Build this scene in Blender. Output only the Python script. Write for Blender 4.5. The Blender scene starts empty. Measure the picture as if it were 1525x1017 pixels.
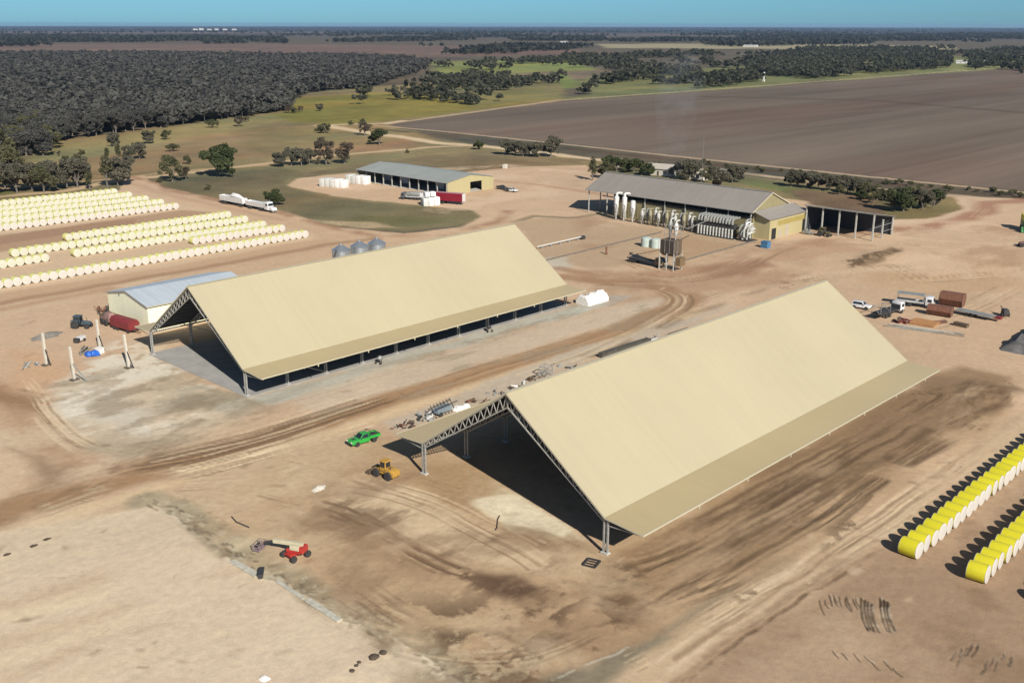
import bpy, bmesh, math, random
import numpy as np
from mathutils import Vector, Matrix
random.seed(7)
RNG = np.random.default_rng(11)
S = bpy.context.scene
COL = S.collection
PI = math.pi
# ------------------------------------------------------------------ site frame and camera
# X runs along the sheds' ridges, Y across them; the origin is the front left post of the nearer shed.
CAMX, CAMY, CAMH = -92.44, -107.06, 64.0
FPX, PITCH, ROLL = 1536.0, math.atan((508.5-36.0)/1536.0), math.radians(0.1)
C46, S46 = math.cos(math.radians(46)), math.sin(math.radians(46))
RIGHT = np.array([C46, -S46, 0.0]); FWD = np.array([S46, C46, 0.0]); UP = np.array([0, 0, 1.0])
_cp, _sp, _cr, _sr = math.cos(PITCH), math.sin(PITCH), math.cos(ROLL), math.sin(ROLL)
def at(x, y, z=0.0):
    """surveyed ground position (site metres) of a point noted on the photograph"""
    u, v = x-762.5, 508.5-y
    u, v = u*_cr-v*_sr, u*_sr+v*_cr
    d = RIGHT*u+FWD*(FPX*_cp+v*_sp)+UP*(-FPX*_sp+v*_cp)
    k = (CAMH-z)/-d[2]
    return (float(CAMX+d[0]*k), float(CAMY+d[1]*k))
def lin(c):
    c = np.asarray(c, float)/255.0
    return np.where(c <= 0.04045, c/12.92, ((c+0.055)/1.055)**2.4)
# ------------------------------------------------------------------ materials
MATS = {}
def _pr(m): return m.node_tree.nodes['Principled BSDF']
def mat(name, rgb, rough=0.7, metal=0.0, var=0.12, scale=1.2, bump=0.0, stretch=None, var2=None, spec=0.5, coat=0.0):
    """principled material whose colour is broken up by object-space noise (dirt, weathering)"""
    if name in MATS: return MATS[name]
    m = bpy.data.materials.new(name); m.use_nodes = True
    nt = m.node_tree; p = _pr(m)
    p.inputs['Roughness'].default_value = rough; p.inputs['Metallic'].default_value = metal
    p.inputs['Specular IOR Level'].default_value = spec
    if coat: p.inputs['Coat Weight'].default_value = coat
    tc = nt.nodes.new('ShaderNodeTexCoord'); src = tc.outputs['Object']
    if stretch:
        mp = nt.nodes.new('ShaderNodeMapping'); mp.inputs['Scale'].default_value = stretch
        nt.links.new(src, mp.inputs['Vector']); src = mp.outputs['Vector']
    n = nt.nodes.new('ShaderNodeTexNoise'); n.inputs['Scale'].default_value = scale; n.inputs['Detail'].default_value = 6
    n.inputs['Roughness'].default_value = 0.65
    nt.links.new(src, n.inputs['Vector'])
    r = nt.nodes.new('ShaderNodeValToRGB')
    a = np.array(rgb, float); lo = a*(1-var) if var2 is None else np.array(var2, float); hi = np.minimum(a*(1+var), 0.95)
    r.color_ramp.elements[0].position = 0.3; r.color_ramp.elements[1].position = 0.7
    r.color_ramp.elements[0].color = (*lo, 1); r.color_ramp.elements[1].color = (*hi, 1)
    nt.links.new(n.outputs['Fac'], r.inputs['Fac']); nt.links.new(r.outputs['Color'], p.inputs['Base Color'])
    if bump:
        b = nt.nodes.new('ShaderNodeBump'); b.inputs['Strength'].default_value = bump; b.inputs['Distance'].default_value = 0.05
        nt.links.new(n.outputs['Fac'], b.inputs['Height']); nt.links.new(b.outputs['Normal'], p.inputs['Normal'])
    MATS[name] = m
    return m
def srgb(r, g, b, k=1.0): return tuple(float(x) for x in lin((r, g, b))*k)
def roof_mat(name, rgb, axis, pitch=0.9, rough=0.45, metal=0.0, var=0.05, streak=0.10):
    """ribbed sheet roofing: sheet-to-sheet tint along the eave, soft streaks down the fall, ribs as bump"""
    m = bpy.data.materials.new(name); m.use_nodes = True
    nt = m.node_tree; p = _pr(m); N = nt.nodes.new; L = nt.links.new
    p.inputs['Roughness'].default_value = rough; p.inputs['Metallic'].default_value = metal
    tc = N('ShaderNodeTexCoord'); sx = N('ShaderNodeSeparateXYZ'); L(tc.outputs['Object'], sx.inputs[0])
    co = sx.outputs[axis]
    d = N('ShaderNodeMath'); d.operation = 'DIVIDE'; d.inputs[1].default_value = pitch; L(co, d.inputs[0])
    f = N('ShaderNodeMath'); f.operation = 'FLOOR'; L(d.outputs[0], f.inputs[0])
    w = N('ShaderNodeTexWhiteNoise'); w.noise_dimensions = '1D'; L(f.outputs[0], w.inputs['W'])
    mp = N('ShaderNodeMapping'); sc = [0.25, 0.25, 0.25]; sc[axis] = 1.6; mp.inputs['Scale'].default_value = sc
    L(tc.outputs['Object'], mp.inputs['Vector'])
    n1 = N('ShaderNodeTexNoise'); n1.inputs['Scale'].default_value = 1.0; n1.inputs['Detail'].default_value = 5; L(mp.outputs[0], n1.inputs['Vector'])
    n2 = N('ShaderNodeTexNoise'); n2.inputs['Scale'].default_value = 0.035; n2.inputs['Detail'].default_value = 3; L(tc.outputs['Object'], n2.inputs['Vector'])
    def fac(sock, amp):
        a = N('ShaderNodeMapRange'); a.inputs['To Min'].default_value = 1-amp; a.inputs['To Max'].default_value = 1+amp; L(sock, a.inputs[0]); return a.outputs[0]
    def mul(a, b):
        q = N('ShaderNodeMath'); q.operation = 'MULTIPLY'; L(a, q.inputs[0]); L(b, q.inputs[1]); return q.outputs[0]
    k = mul(mul(fac(w.outputs['Value'], var*0.6), fac(n1.outputs['Fac'], streak)), fac(n2.outputs['Fac'], 0.14))
    mx = N('ShaderNodeVectorMath'); mx.operation = 'SCALE'; mx.inputs[0].default_value = rgb; L(k, mx.inputs['Scale'])
    L(mx.outputs[0], p.inputs['Base Color'])
    wv = N('ShaderNodeMath'); wv.operation = 'MULTIPLY'; wv.inputs[1].default_value = 2*PI/0.25; L(co, wv.inputs[0])
    sn = N('ShaderNodeMath'); sn.operation = 'SINE'; L(wv.outputs[0], sn.inputs[0])
    b = N('ShaderNodeBump'); b.inputs['Strength'].default_value = 0.12; b.inputs['Distance'].default_value = 0.02
    L(sn.outputs[0], b.inputs['Height']); L(b.outputs[0], p.inputs['Normal'])
    MATS[name] = m
    return m
# ------------------------------------------------------------------ mesh builder
class MB:
    def __init__(s): s.v, s.f, s.m = [], [], []
    def add(s, vs, fs, mi=0):
        o = len(s.v); s.v += [tuple(map(float, p)) for p in vs]
        s.f += [tuple(i+o for i in f) for f in fs]; s.m += [mi]*len(fs); return s
    def box(s, c, d, rz=0.0, mi=0, ry=0.0, rx=0.0):
        x, y, z = d[0]/2, d[1]/2, d[2]/2
        R = Matrix.Rotation(rz, 3, 'Z') @ Matrix.Rotation(ry, 3, 'Y') @ Matrix.Rotation(rx, 3, 'X')
        vs = [R @ Vector((i*x, j*y, k*z)) + Vector(c) for i in (-1, 1) for j in (-1, 1) for k in (-1, 1)]
        return s.add(vs, [(0, 1, 3, 2), (4, 6, 7, 5), (0, 4, 5, 1), (2, 3, 7, 6), (0, 2, 6, 4), (1, 5, 7, 3)], mi)
    def bar(s, p, q, w, h=None, mi=0):
        p, q = Vector(p), Vector(q); h = h or w; d = (q-p)
        if d.length < 1e-6: return s
        d.normalize(); u = Vector((0, 0, 1)) if abs(d.z) < 0.95 else Vector((1, 0, 0))
        a = d.cross(u).normalized(); b = a.cross(d).normalized()
        vs = [e+a*i*w/2+b*j*h/2 for e in (p, q) for i, j in ((-1, -1), (1, -1), (1, 1), (-1, 1))]
        return s.add(vs, [(3, 2, 1, 0), (4, 5, 6, 7), (0, 1, 5, 4), (1, 2, 6, 5), (2, 3, 7, 6), (3, 0, 4, 7)], mi)
    def tube(s, pts, r, n=8, mi=0, caps=True):
        pts = [Vector(p) for p in pts]; rs = r if isinstance(r, (list, tuple)) else [r]*len(pts)
        vs, fs = [], []; a = None
        for i, p in enumerate(pts):
            d = (pts[min(i+1, len(pts)-1)]-pts[max(i-1, 0)]).normalized()
            if a is None:
                u = Vector((0, 0, 1)) if abs(d.z) < 0.9 else Vector((1, 0, 0)); a = d.cross(u).normalized()
            else: a = (a-d*a.dot(d)).normalized()
            b = d.cross(a)
            vs += [p+(a*math.cos(2*PI*k/n)+b*math.sin(2*PI*k/n))*rs[i] for k in range(n)]
        for i in range(len(pts)-1):
            for k in range(n):
                k2 = (k+1) % n; fs.append((i*n+k, i*n+k2, (i+1)*n+k2, (i+1)*n+k))
        if caps: fs += [tuple(range(n-1, -1, -1)), tuple(range((len(pts)-1)*n, len(pts)*n))]
        return s.add(vs, fs, mi)
    def lathe(s, prof, n=16, mi=0, c=(0, 0, 0), axis='Z'):
        vs, fs = [], []
        for r, z in prof:
            for k in range(n):
                a = 2*PI*k/n; p = (r*math.cos(a), r*math.sin(a), z)
                if axis == 'Y': p = (p[0], p[2], -p[1])
                if axis == 'X': p = (p[2], p[0], p[1])
                vs.append((p[0]+c[0], p[1]+c[1], p[2]+c[2]))
        for i in range(len(prof)-1):
            for k in range(n):
                k2 = (k+1) % n; fs.append((i*n+k, i*n+k2, (i+1)*n+k2, (i+1)*n+k))
        if prof[0][0] > 1e-3: fs.append(tuple(range(n-1, -1, -1)))
        if prof[-1][0] > 1e-3: fs.append(tuple(range((len(prof)-1)*n, len(prof)*n)))
        return s.add(vs, fs, mi)
    def prism(s, prof, y0, y1, mi=0, plane='XZ'):
        """outline (x,z) [or (y,z) / (x,y)] pushed from y0 to y1"""
        n = len(prof)
        def P(a, b, e): return (a, e, b) if plane == 'XZ' else ((e, a, b) if plane == 'YZ' else (a, b, e))
        vs = [P(a, b, y0) for a, b in prof]+[P(a, b, y1) for a, b in prof]
        fs = [tuple(range(n)), tuple(range(2*n-1, n-1, -1))]+[(i+n, (i+1) % n+n, (i+1) % n, i) for i in range(n)]
        return s.add(vs, fs, mi)
    def frustum(s, c, b, t, h, mi=0, off=(0, 0)):
        """tapered box: base size b, top size t, standing on c"""
        vs = [(c[0]+i*b[0]/2, c[1]+j*b[1]/2, c[2]) for i, j in ((-1, -1), (1, -1), (1, 1), (-1, 1))]
        vs += [(c[0]+off[0]+i*t[0]/2, c[1]+off[1]+j*t[1]/2, c[2]+h) for i, j in ((-1, -1), (1, -1), (1, 1), (-1, 1))]
        return s.add(vs, [(3, 2, 1, 0), (4, 5, 6, 7), (0, 1, 5, 4), (1, 2, 6, 5), (2, 3, 7, 6), (3, 0, 4, 7)], mi)
    def slab(s, q, th, mi=0, mi_under=None):
        """quad sheet with thickness th below it"""
        q = [Vector(p) for p in q]; n = (q[1]-q[0]).cross(q[2]-q[0]).normalized()
        if n.z < 0: q = q[::-1]; n = -n
        lo = [p-n*th for p in q]
        o = len(s.f)
        s.add(q+lo, [(0, 1, 2, 3), (7, 6, 5, 4), (0, 4, 5, 1), (1, 5, 6, 2), (2, 6, 7, 3), (3, 7, 4, 0)], mi)
        if mi_under is not None: s.m[o+1] = mi_under
        return s
    def mesh(s, name, mats, smooth=False, bevel=0.0):
        me = bpy.data.meshes.new(name); me.from_pydata(s.v, [], s.f)
        ms = mats if isinstance(mats, (list, tuple)) else [mats]
        for m in ms: me.materials.append(m)
        me.polygons.foreach_set('material_index', s.m)
        bm = bmesh.new(); bm.from_mesh(me); bmesh.ops.recalc_face_normals(bm, faces=bm.faces)
        if bevel: bmesh.ops.bevel(bm, geom=[e for e in bm.edges if e.calc_face_angle(0) > 0.5], offset=bevel, segments=2, affect='EDGES', profile=0.5)
        bm.to_mesh(me); bm.free()
        if smooth:
            me.polygons.foreach_set('use_smooth', [True]*len(me.polygons))
            me.set_sharp_from_angle(angle=math.radians(35))
        me.update(); return me
    def build(s, name, mats, parent=None, loc=None, rz=0.0, smooth=False, bevel=0.0, label=None):
        return link(name, s.mesh(name, mats, smooth, bevel), parent, loc, rz, label)
def link(name, me, parent=None, loc=None, rz=0.0, label=None):
    o = bpy.data.objects.new(name, me); COL.objects.link(o)
    if parent is not None: o.parent = parent
    if loc is not None: o.location = loc
    if rz: o.rotation_euler = (0, 0, rz)
    if label: o['label'] = label
    return o
def thing(name, label, cat, loc=(0, 0, 0), rz=0.0, group=None):
    o = bpy.data.objects.new(name, None); COL.objects.link(o); o.empty_display_size = 0.5
    o.location = (loc[0], loc[1], loc[2] if len(loc) > 2 else 0.0); o.rotation_euler = (0, 0, rz)
    o['label'] = label; o['category'] = cat
    if group: o['group'] = group
    return o
def tag(o, label, cat, group=None):
    o['label'] = label; o['category'] = cat
    if group: o['group'] = group
    return o
KIDS = {}
def copy_tree(root, loc, rz=0.0, label=None, group=None, scale=None):
    """copy of a thing with copies of its parts and sub-parts (mesh data shared)"""
    r = root.copy(); COL.objects.link(r); r.location = (loc[0], loc[1], loc[2] if len(loc) > 2 else 0.0)
    r.rotation_euler = (0, 0, rz)
    if label: r['label'] = label
    if group: r['group'] = group
    if scale: r.scale = (scale, scale, scale)
    if root.name not in KIDS:
        KIDS[root.name] = [(c, list(c.children)) for c in root.children]
    for ch, gs in KIDS[root.name]:
        c = ch.copy(); COL.objects.link(c); c.parent = r
        for g in gs:
            d = g.copy(); COL.objects.link(d); d.parent = c
    return r
_ones = 'zero first second third fourth fifth sixth seventh eighth ninth tenth eleventh twelfth thirteenth fourteenth fifteenth sixteenth seventeenth eighteenth nineteenth'.split()
_tens = {2: ('twentieth', 'twenty'), 3: ('thirtieth', 'thirty'), 4: ('fortieth', 'forty'), 5: ('fiftieth', 'fifty')}
def ordinal(n):
    if n < 20: return _ones[n]
    a, b = divmod(n, 10); return _tens[a][0] if b == 0 else _tens[a][1]+'-'+_ones[b]
SKY_TINT, SKY_UP, SKY_STR, SUN_STR, EXPO = (0.35, 0.78, 1.37), (1.0, 0.96, 0.90), 0.05, 4.6, 0.55
HAZE = 3.2e-5
# ------------------------------------------------------------------ ground: one surveyed sheet, coloured by what lies where
_T = RNG.random((256, 256))
def vnoise(x, y):
    xi, yi = np.floor(x).astype(np.int64), np.floor(y).astype(np.int64)
    fx, fy = x-xi, y-yi; fx = fx*fx*(3-2*fx); fy = fy*fy*(3-2*fy)
    a, b, c, d = _T[xi & 255, yi & 255], _T[(xi+1) & 255, yi & 255], _T[xi & 255, (yi+1) & 255], _T[(xi+1) & 255, (yi+1) & 255]
    return (a*(1-fx)+b*fx)*(1-fy)+(c*(1-fx)+d*fx)*fy
def fbm(x, y, oct=4, gain=0.5):
    s, a, t = 0, 1.0, 0.0
    for i in range(oct):
        s = s+a*vnoise(x*2**i+17.3*i, y*2**i-9.1*i); t += a; a *= gain
    return s/t
# polar sheet round the survey point: fine across the site, coarse behind
_h0 = math.atan2(FWD[1], FWD[0])
ang = np.concatenate([np.linspace(-31, 31, 1120), np.arange(32.5, 327.6, 2.5)])*PI/180
_ys = np.concatenate([np.arange(1075, 330, -1.45), np.arange(330, 39.6, -0.8)])
_al = np.arctan((_ys-508.5)/FPX)+PITCH
rad = np.concatenate([[12, 30, 50, 62], CAMH/np.tan(_al[_al > 0])]); rad = rad[rad < 25500]; rad = np.append(rad, 26000.0)
_AA, _RR = np.meshgrid(ang, rad)
NA, NR = len(ang), len(rad)
GX = (CAMX+_RR*np.cos(_h0-_AA)).ravel(); GY = (CAMY+_RR*np.sin(_h0-_AA)).ravel(); GR = _RR.ravel()
CLS = np.zeros(GX.size, np.int8)           # 0 yard, 1 grassland, 2 ploughed field, 3 road, 4 lagoon
G_E = 0.90                                 # albedo that reads as the noted colour in this daylight
COLR = np.zeros((GX.size, 3))
GZ = np.zeros(GX.size)
def gcol(c): return lin(c)*G_E*np.array([.975, 1.012, 1.0])
def W(pts): return np.array([at(*p) for p in pts])
def _warp(x, y, w):
    if not w: return x, y
    k = 1.0/(w*5.0+5.0)
    return (x+(fbm(x*k+3.1, y*k, 4)-0.5)*4*w, y+(fbm(x*k, y*k+40.7, 4)-0.5)*4*w)
def _near(pw, pad):
    lo, hi = pw.min(0)-pad, pw.max(0)+pad
    return np.nonzero((GX > lo[0]) & (GX < hi[0]) & (GY > lo[1]) & (GY < hi[1]))[0]
def _seg(px, py, a, b):
    d = b-a; t = np.clip(((px-a[0])*d[0]+(py-a[1])*d[1])/max(d@d, 1e-9), 0, 1)
    return np.hypot(px-a[0]-t*d[0], py-a[1]-t*d[1])
def mix(idx, m, col, cls=None, mott=0.0, ms=0.05):
    c = gcol(col)[None, :]
    if mott: c = c*(1+mott*2*(fbm(GX[idx]*ms+5, GY[idx]*ms+9, 4)[:, None]-0.5))
    COLR[idx] = COLR[idx]*(1-m[:, None])+c*m[:, None]
    if cls is not None: CLS[idx[m > 0.5]] = cls
def poly(pts, col, soft=1.0, warp=0.0, amt=1.0, cls=None, mott=0.0, ms=0.05, world=False):
    pw = np.array(pts, float) if world else W(pts)
    idx = _near(pw, soft+3*warp)
    if not idx.size: return
    x, y = _warp(GX[idx], GY[idx], warp)
    ins = np.zeros(idx.size, bool); dist = np.full(idx.size, 1e9)
    for i in range(len(pw)):
        a, b = pw[i], pw[(i+1) % len(pw)]
        c = (a[1] > y) != (b[1] > y)
        with np.errstate(divide='ignore', invalid='ignore'): xx = (b[0]-a[0])*(y-a[1])/(b[1]-a[1])+a[0]
        ins ^= c & (x < xx); dist = np.minimum(dist, _seg(x, y, a, b))
    sd = np.where(ins, dist, -dist)
    m = np.clip(sd/(2*soft)+0.5, 0, 1); m = m*m*(3-2*m)*amt
    k = m > 0.002; mix(idx[k], m[k], col, cls, mott, ms)
def stroke(pts, width, col, soft=None, warp=0.0, amt=1.0, cls=None, brk=0.0, bs=0.1, world=False, mott=0.0, dz=0.0):
    pw = np.array(pts, float) if world else W(pts)
    soft = soft if soft is not None else width*0.35
    idx = _near(pw, width+soft+3*warp)
    if not idx.size: return
    x, y = _warp(GX[idx], GY[idx], warp)
    dist = np.full(idx.size, 1e9)
    for i in range(len(pw)-1): dist = np.minimum(dist, _seg(x, y, pw[i], pw[i+1]))
    m = np.clip((width/2-dist)/soft+0.5, 0, 1)*amt
    if brk: m = m*np.clip((fbm(GX[idx]*bs+31, GY[idx]*bs+7, 4)-0.5)*5+1.0-brk, 0, 1)
    k = m > 0.002; mix(idx[k], m[k], col, cls, mott)
    if dz: GZ[idx[k]] += dz*m[k]
def stain(pts, col, scale, thr, amt=0.6, stretch=(1, 1), soft=3.0, seed=0, edge=.10):
    """irregular blotches with ragged outlines inside a polygon"""
    pw = W(pts); idx = _near(pw, soft)
    if not idx.size: return
    x, y = GX[idx], GY[idx]; ins = np.zeros(idx.size, bool); dist = np.full(idx.size, 1e9)
    for i in range(len(pw)):
        a, b = pw[i], pw[(i+1) % len(pw)]; c = (a[1] > y) != (b[1] > y)
        with np.errstate(divide='ignore', invalid='ignore'): ins ^= c & (x < (b[0]-a[0])*(y-a[1])/(b[1]-a[1])+a[0])
        dist = np.minimum(dist, _seg(x, y, a, b))
    m = np.clip(np.where(ins, dist, -dist)/(2*soft)+.5, 0, 1)
    n = fbm(x*scale*stretch[0]+seed*13.7, y*scale*stretch[1]-seed*7.1, 6, .62)
    m = m*np.clip((n-thr)/edge, 0, 1)*amt; k = m > .003; mix(idx[k], m[k], col)
def smooth(pts, k=6):
    p = np.array([pts[0]]+list(pts)+[pts[-1]], float); out = []
    for i in range(1, len(p)-2):
        for t in np.linspace(0, 1, k, endpoint=False):
            out.append(.5*(2*p[i]+(p[i+1]-p[i-1])*t+(2*p[i-1]-5*p[i]+4*p[i+1]-p[i+2])*t*t+(3*p[i]-p[i-1]-3*p[i+1]+p[i+2])*t**3))
    return out+[p[-2]]
def tracks(pts, n, width, seed, cols, amt=.6, w=(.25, .6), dz=-.05, brk=.3):
    """wheel tracks and grader lines following a curve noted on the photograph"""
    r = random.Random(seed); pw = np.array(smooth(W(pts)))
    d = np.gradient(pw, axis=0); nn = np.stack([-d[:, 1], d[:, 0]], 1)/np.linalg.norm(d, axis=1)[:, None]
    for i in range(n):
        o = r.uniform(-.5, .5)*width; a = int(r.uniform(0, .45)*len(pw)); b = int(r.uniform(.6, 1)*len(pw))
        q = pw+nn*(o+r.uniform(-.4, .4)*np.sin(np.linspace(0, 3, len(pw)))[:, None])
        for off in (0, 1.75) if r.random() < .5 else (0,):
            stroke((q+nn*off)[a:b+1], r.uniform(*w), cols[i % len(cols)], .22, .15, amt*r.uniform(.6, 1.1), brk=brk, bs=.10, world=True, dz=dz)
def lanes(pts, width, n, cols, seed=0, amt=0.5):
    """bundle of wheel tracks running side by side along a line"""
    r = random.Random(seed); pw = W(pts)
    for i in range(n):
        o = r.uniform(-.5, .5)*width; d = pw[-1]-pw[0]; nn = np.array([-d[1], d[0]])/np.linalg.norm(d)
        a, b = sorted((r.uniform(0, .45), r.uniform(.55, 1)))
        q = [p+nn*(o+r.uniform(-.3, .3)) for p in pw]
        if len(q) == 2: q = [q[0]+(q[1]-q[0])*a, q[0]+(q[1]-q[0])*b]
        stroke(q, r.uniform(.35, .9), cols[i % len(cols)], 0.5, 0.25, amt, brk=0.35, bs=0.06, world=True)

# --- far plain
n1 = fbm(GX*0.0011, GY*0.0011, 5); n2 = fbm(GX*0.02, GY*0.02, 4)
COLR[:] = gcol((96, 86, 72))*(0.8+0.4*n1[:, None])*(0.9+0.2*n2[:, None]); CLS[:] = 1
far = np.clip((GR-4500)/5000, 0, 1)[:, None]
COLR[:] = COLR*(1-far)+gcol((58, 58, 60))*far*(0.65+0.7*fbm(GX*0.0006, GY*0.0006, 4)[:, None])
for p, c, w in [([(-200, 66), (430, 66), (860, 71), (870, 82), (560, 87), (300, 83), (-200, 80)], (116, 94, 84), 12),
                ([(-200, 47), (500, 48), (500, 50), (-200, 50)], (110, 92, 88), 30), ([(700, 50), (1700, 52), (1700, 55), (900, 53)], (108, 92, 84), 30),
                ([(640, 92), (860, 88), (880, 106), (760, 118), (660, 120)], (126, 130, 74), 14),
                ([(890, 66), (1120, 65), (1420, 69), (1420, 75), (1100, 73), (900, 72)], (158, 146, 116), 14),
                ([(860, 110), (1180, 95), (1420, 84), (1700, 84), (1700, 104), (1420, 108), (1150, 128), (860, 150)], (118, 118, 76), 14),
                ([(1380, 96), (1480, 94), (1500, 102), (1410, 106)], (132, 130, 84), 6),
                ([(760, 110), (900, 104), (930, 112), (800, 122)], (128, 108, 88), 8),
                ([(810, 112), (850, 112), (860, 130), (800, 140), (760, 140)], (112, 122, 66), 8)]:
    poly(p, c, w, w, 0.9, mott=0.15, ms=0.01)
# --- grassland north and west of the yard
poly([(-400, 320), (-400, 200), (60, 215), (250, 188), (420, 160), (450, 140), (640, 122), (830, 120), (840, 150), (575, 184), (640, 205), (900, 245), (1180, 270), (1560, 306),
      (1560, 330), (900, 330), (420, 330), (160, 300)], (136, 118, 84), 5, 5, 1.0, 1, 0.12, 0.04)
poly([(400, 178), (440, 146), (560, 138), (700, 140), (800, 132), (838, 147), (575, 181), (480, 186)], (130, 119, 60), 5, 5, 0.95, 1, 0.14, 0.03)
poly([(640, 124), (830, 118), (840, 146), (700, 160)], (118, 112, 76), 6, 6, .7, 1, .1)
poly([(60, 222), (250, 192), (400, 170), (430, 178), (300, 205), (120, 240), (60, 250)], (144, 132, 90), 6, 6, 0.8, 1, 0.15, 0.03)
poly([(120, 240), (200, 222), (330, 200), (470, 205), (560, 222), (420, 235), (300, 243), (170, 262), (110, 268)], (156, 124, 92), 7, 8, 0.6, 1, 0.15, 0.03)
poly([(330, 215), (430, 190), (520, 195), (520, 212), (400, 232)], (122, 114, 74), 7, 6, 0.5, 1, .1)
poly([(500, 225), (600, 208), (640, 214), (560, 228)], (150, 112, 86), 4, 4, 0.7, 1)
# --- ploughed field, furrows along X
FIELD = [(578, 187), (830, 152), (1150, 129), (1415, 109), (1800, 82), (1950, 332), (1525, 284), (1300, 262), (1100, 242), (840, 213)]
poly(FIELD, (110, 96, 84), 2.0, 0.0, 1.0, 2)
_f = np.nonzero(CLS == 2)[0]
_st = fbm(GX[_f]*0.0022+3, GY[_f]*0.030, 5, .6); _bl = fbm(GX[_f]*0.0035, GY[_f]*0.0035+9, 3)
_st2 = fbm(GX[_f]*0.006+40, GY[_f]*0.16, 3, .6)
_st3 = fbm(GX[_f]*.004+11, GY[_f]*.42, 2, .5)
_k = (1+.22*(_st3-.5)+0.72*(_st-0.5)+0.5*(_bl-0.5)+0.25*(_st2-.5))[:, None]
_redness = np.clip((fbm(GX[_f]*0.003+7, GY[_f]*0.02+3, 4)-0.45)*4, 0, 1)[:, None]
COLR[_f] = (COLR[_f]*(1-.4*_redness)+gcol((106, 80, 68))*.4*_redness)*_k
stroke([(1040, 128+16), (1300, 150), (1525, 168), (1700, 180)], 14, (82, 66, 58), 10, 2, .6)
stroke([(1000, 190), (1240, 168), (1420, 158)], 10, (122, 104, 92), 10, 2, .35)
# --- the yard
YARD = [(-500, 360), (-200, 320), (0, 300), (175, 284), (185, 264), (215, 262), (240, 278), (330, 298), (425, 316), (500, 338), (600, 348), (690, 338), (718, 322), (700, 312), (560, 300),
        (470, 288), (425, 276), (440, 266), (520, 258), (640, 262), (760, 250), (870, 246), (905, 262), (1200, 300), (1325, 327), (1380, 327), (1436, 312), (1420, 294), (1500, 296), (1700, 312),
        (2600, 330), (2600, 1300), (-1500, 1300), (-1500, 500)]
poly(YARD, (196, 165, 136), 1.2, 1.0, 1.0, 0)
_y = np.nonzero(CLS == 0)[0]
_a = fbm(GX[_y]*0.012, GY[_y]*0.012, 4)-.5; _b = fbm(GX[_y]*0.05+50, GY[_y]*0.18, 4)-.5; _c = fbm(GX[_y]*0.35+9, GY[_y]*0.35, 4)-.5
COLR[_y] *= (1+0.22*_a+0.12*_b+0.14*_c)[:, None]
COLR[_y] *= 1+(fbm(GX[_y]*0.02+90, GY[_y]*0.02, 3)-.5)[:, None]*np.array([[.03, 0, -.10]])
# roads and tracks beyond the yard
R1c, R2c = (206, 180, 146), (192, 162, 132)
stroke([(480, 187), (500, 190), (560, 200), (620, 207), (650, 213), (720, 218), (840, 232), (905, 240)], 9, R1c, 4, 1.5, 1, 3)
stroke([(575, 185), (830, 150), (1150, 127), (1415, 107), (1700, 86)], 6, (182, 156, 128), 3, .6, .9, 3)
stroke([(560, 187), (660, 196), (840, 215), (1100, 243), (1300, 264), (1525, 287), (1700, 306)], 4, (184, 158, 132), 2, .5, .9, 3)
stroke([(560, 192), (640, 201), (840, 221), (1100, 249), (1300, 271), (1525, 295), (1700, 314)], 7, (84, 68, 52), 3, 1.2, .9, 1, brk=.15, bs=.05)
stroke([(500, 186), (575, 184), (600, 180)], 6, R1c, 3, .5, .9, 3)
stroke([(-100, 300), (90, 285), (170, 270), (300, 255), (400, 243), (504, 231), (636, 220), (715, 216)], 6, (196, 166, 132), 3, 1.5, .9, 3)
stroke([(-100, 290), (100, 274), (250, 256), (400, 246)], 4, (190, 158, 120), 3, 1.5, .7, 3)
stroke([(905, 240), (1100, 258), (1250, 275), (1330, 285), (1420, 292), (1525, 302)], 7, (200, 172, 142), 3, 1.5, .8, 3, brk=.1, bs=.02)
stroke([(185, 262), (235, 272), (255, 284), (330, 300), (420, 318), (500, 340), (560, 352), (660, 350), (745, 330), (755, 315)], 4.5, (150, 112, 86), 3.5, .8, .75, brk=.1)
stroke([(185, 268), (240, 288), (330, 308), (420, 328)], 4, (176, 142, 116), 3.5, .8, .6)
stroke([(1525, 299), (1470, 302), (1466, 315), (1430, 328), (1380, 338), (1328, 342), (1240, 348)], 8, (160, 116, 92), 4, 1, .85)
stroke([(1500, 296), (1434, 294), (1436, 312), (1400, 325), (1320, 332)], 3, (202, 172, 146), 2, .8, .8)
stroke([(700, 255), (820, 250), (880, 252)], 4, (184, 148, 122), 3, 1, .6); stroke([(720, 268), (800, 275), (900, 290)], 3, (170, 130, 104), 3, .6, .7)
# verges and islands
poly([(240, 277), (255, 268), (330, 258), (420, 250), (470, 262), (428, 268), (424, 280), (470, 290), (560, 303), (700, 314), (716, 322), (690, 336), (600, 346), (500, 336), (425, 314), (330, 296)], (120, 106, 77), 1.5, 1.2, 1, 1, .16, .06)
poly([(540, 318), (640, 322), (690, 326), (600, 340), (520, 332)], (104, 100, 62), 3, 3, .6, 1, .1)
poly([(250, 272), (400, 255), (420, 275), (350, 290)], (116, 100, 76), 4, 4, .5, 1, .1)
poly([(470, 325), (560, 330), (600, 342), (540, 340)], (190, 164, 130), 2, 3, .7)
poly([(430, 262), (520, 247), (640, 232), (720, 226), (860, 238), (872, 246), (760, 249), (640, 262), (530, 256)], (128, 110, 82), 1.5, 1.5, 1, 1, .14, .05)
poly([(640, 240), (740, 236), (800, 244), (700, 252)], (126, 104, 74), 4, 3, .6, 1, .1)
poly([(905, 258), (890, 240), (1100, 262), (1250, 282), (1330, 290), (1330, 315), (1200, 298), (1120, 275)], (112, 104, 72), 2, 2, 1, 1, .15, .05)
poly([(1090, 268), (1170, 278), (1200, 290), (1120, 280)], (112, 118, 68), 3, 3, .6, 1)
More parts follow.
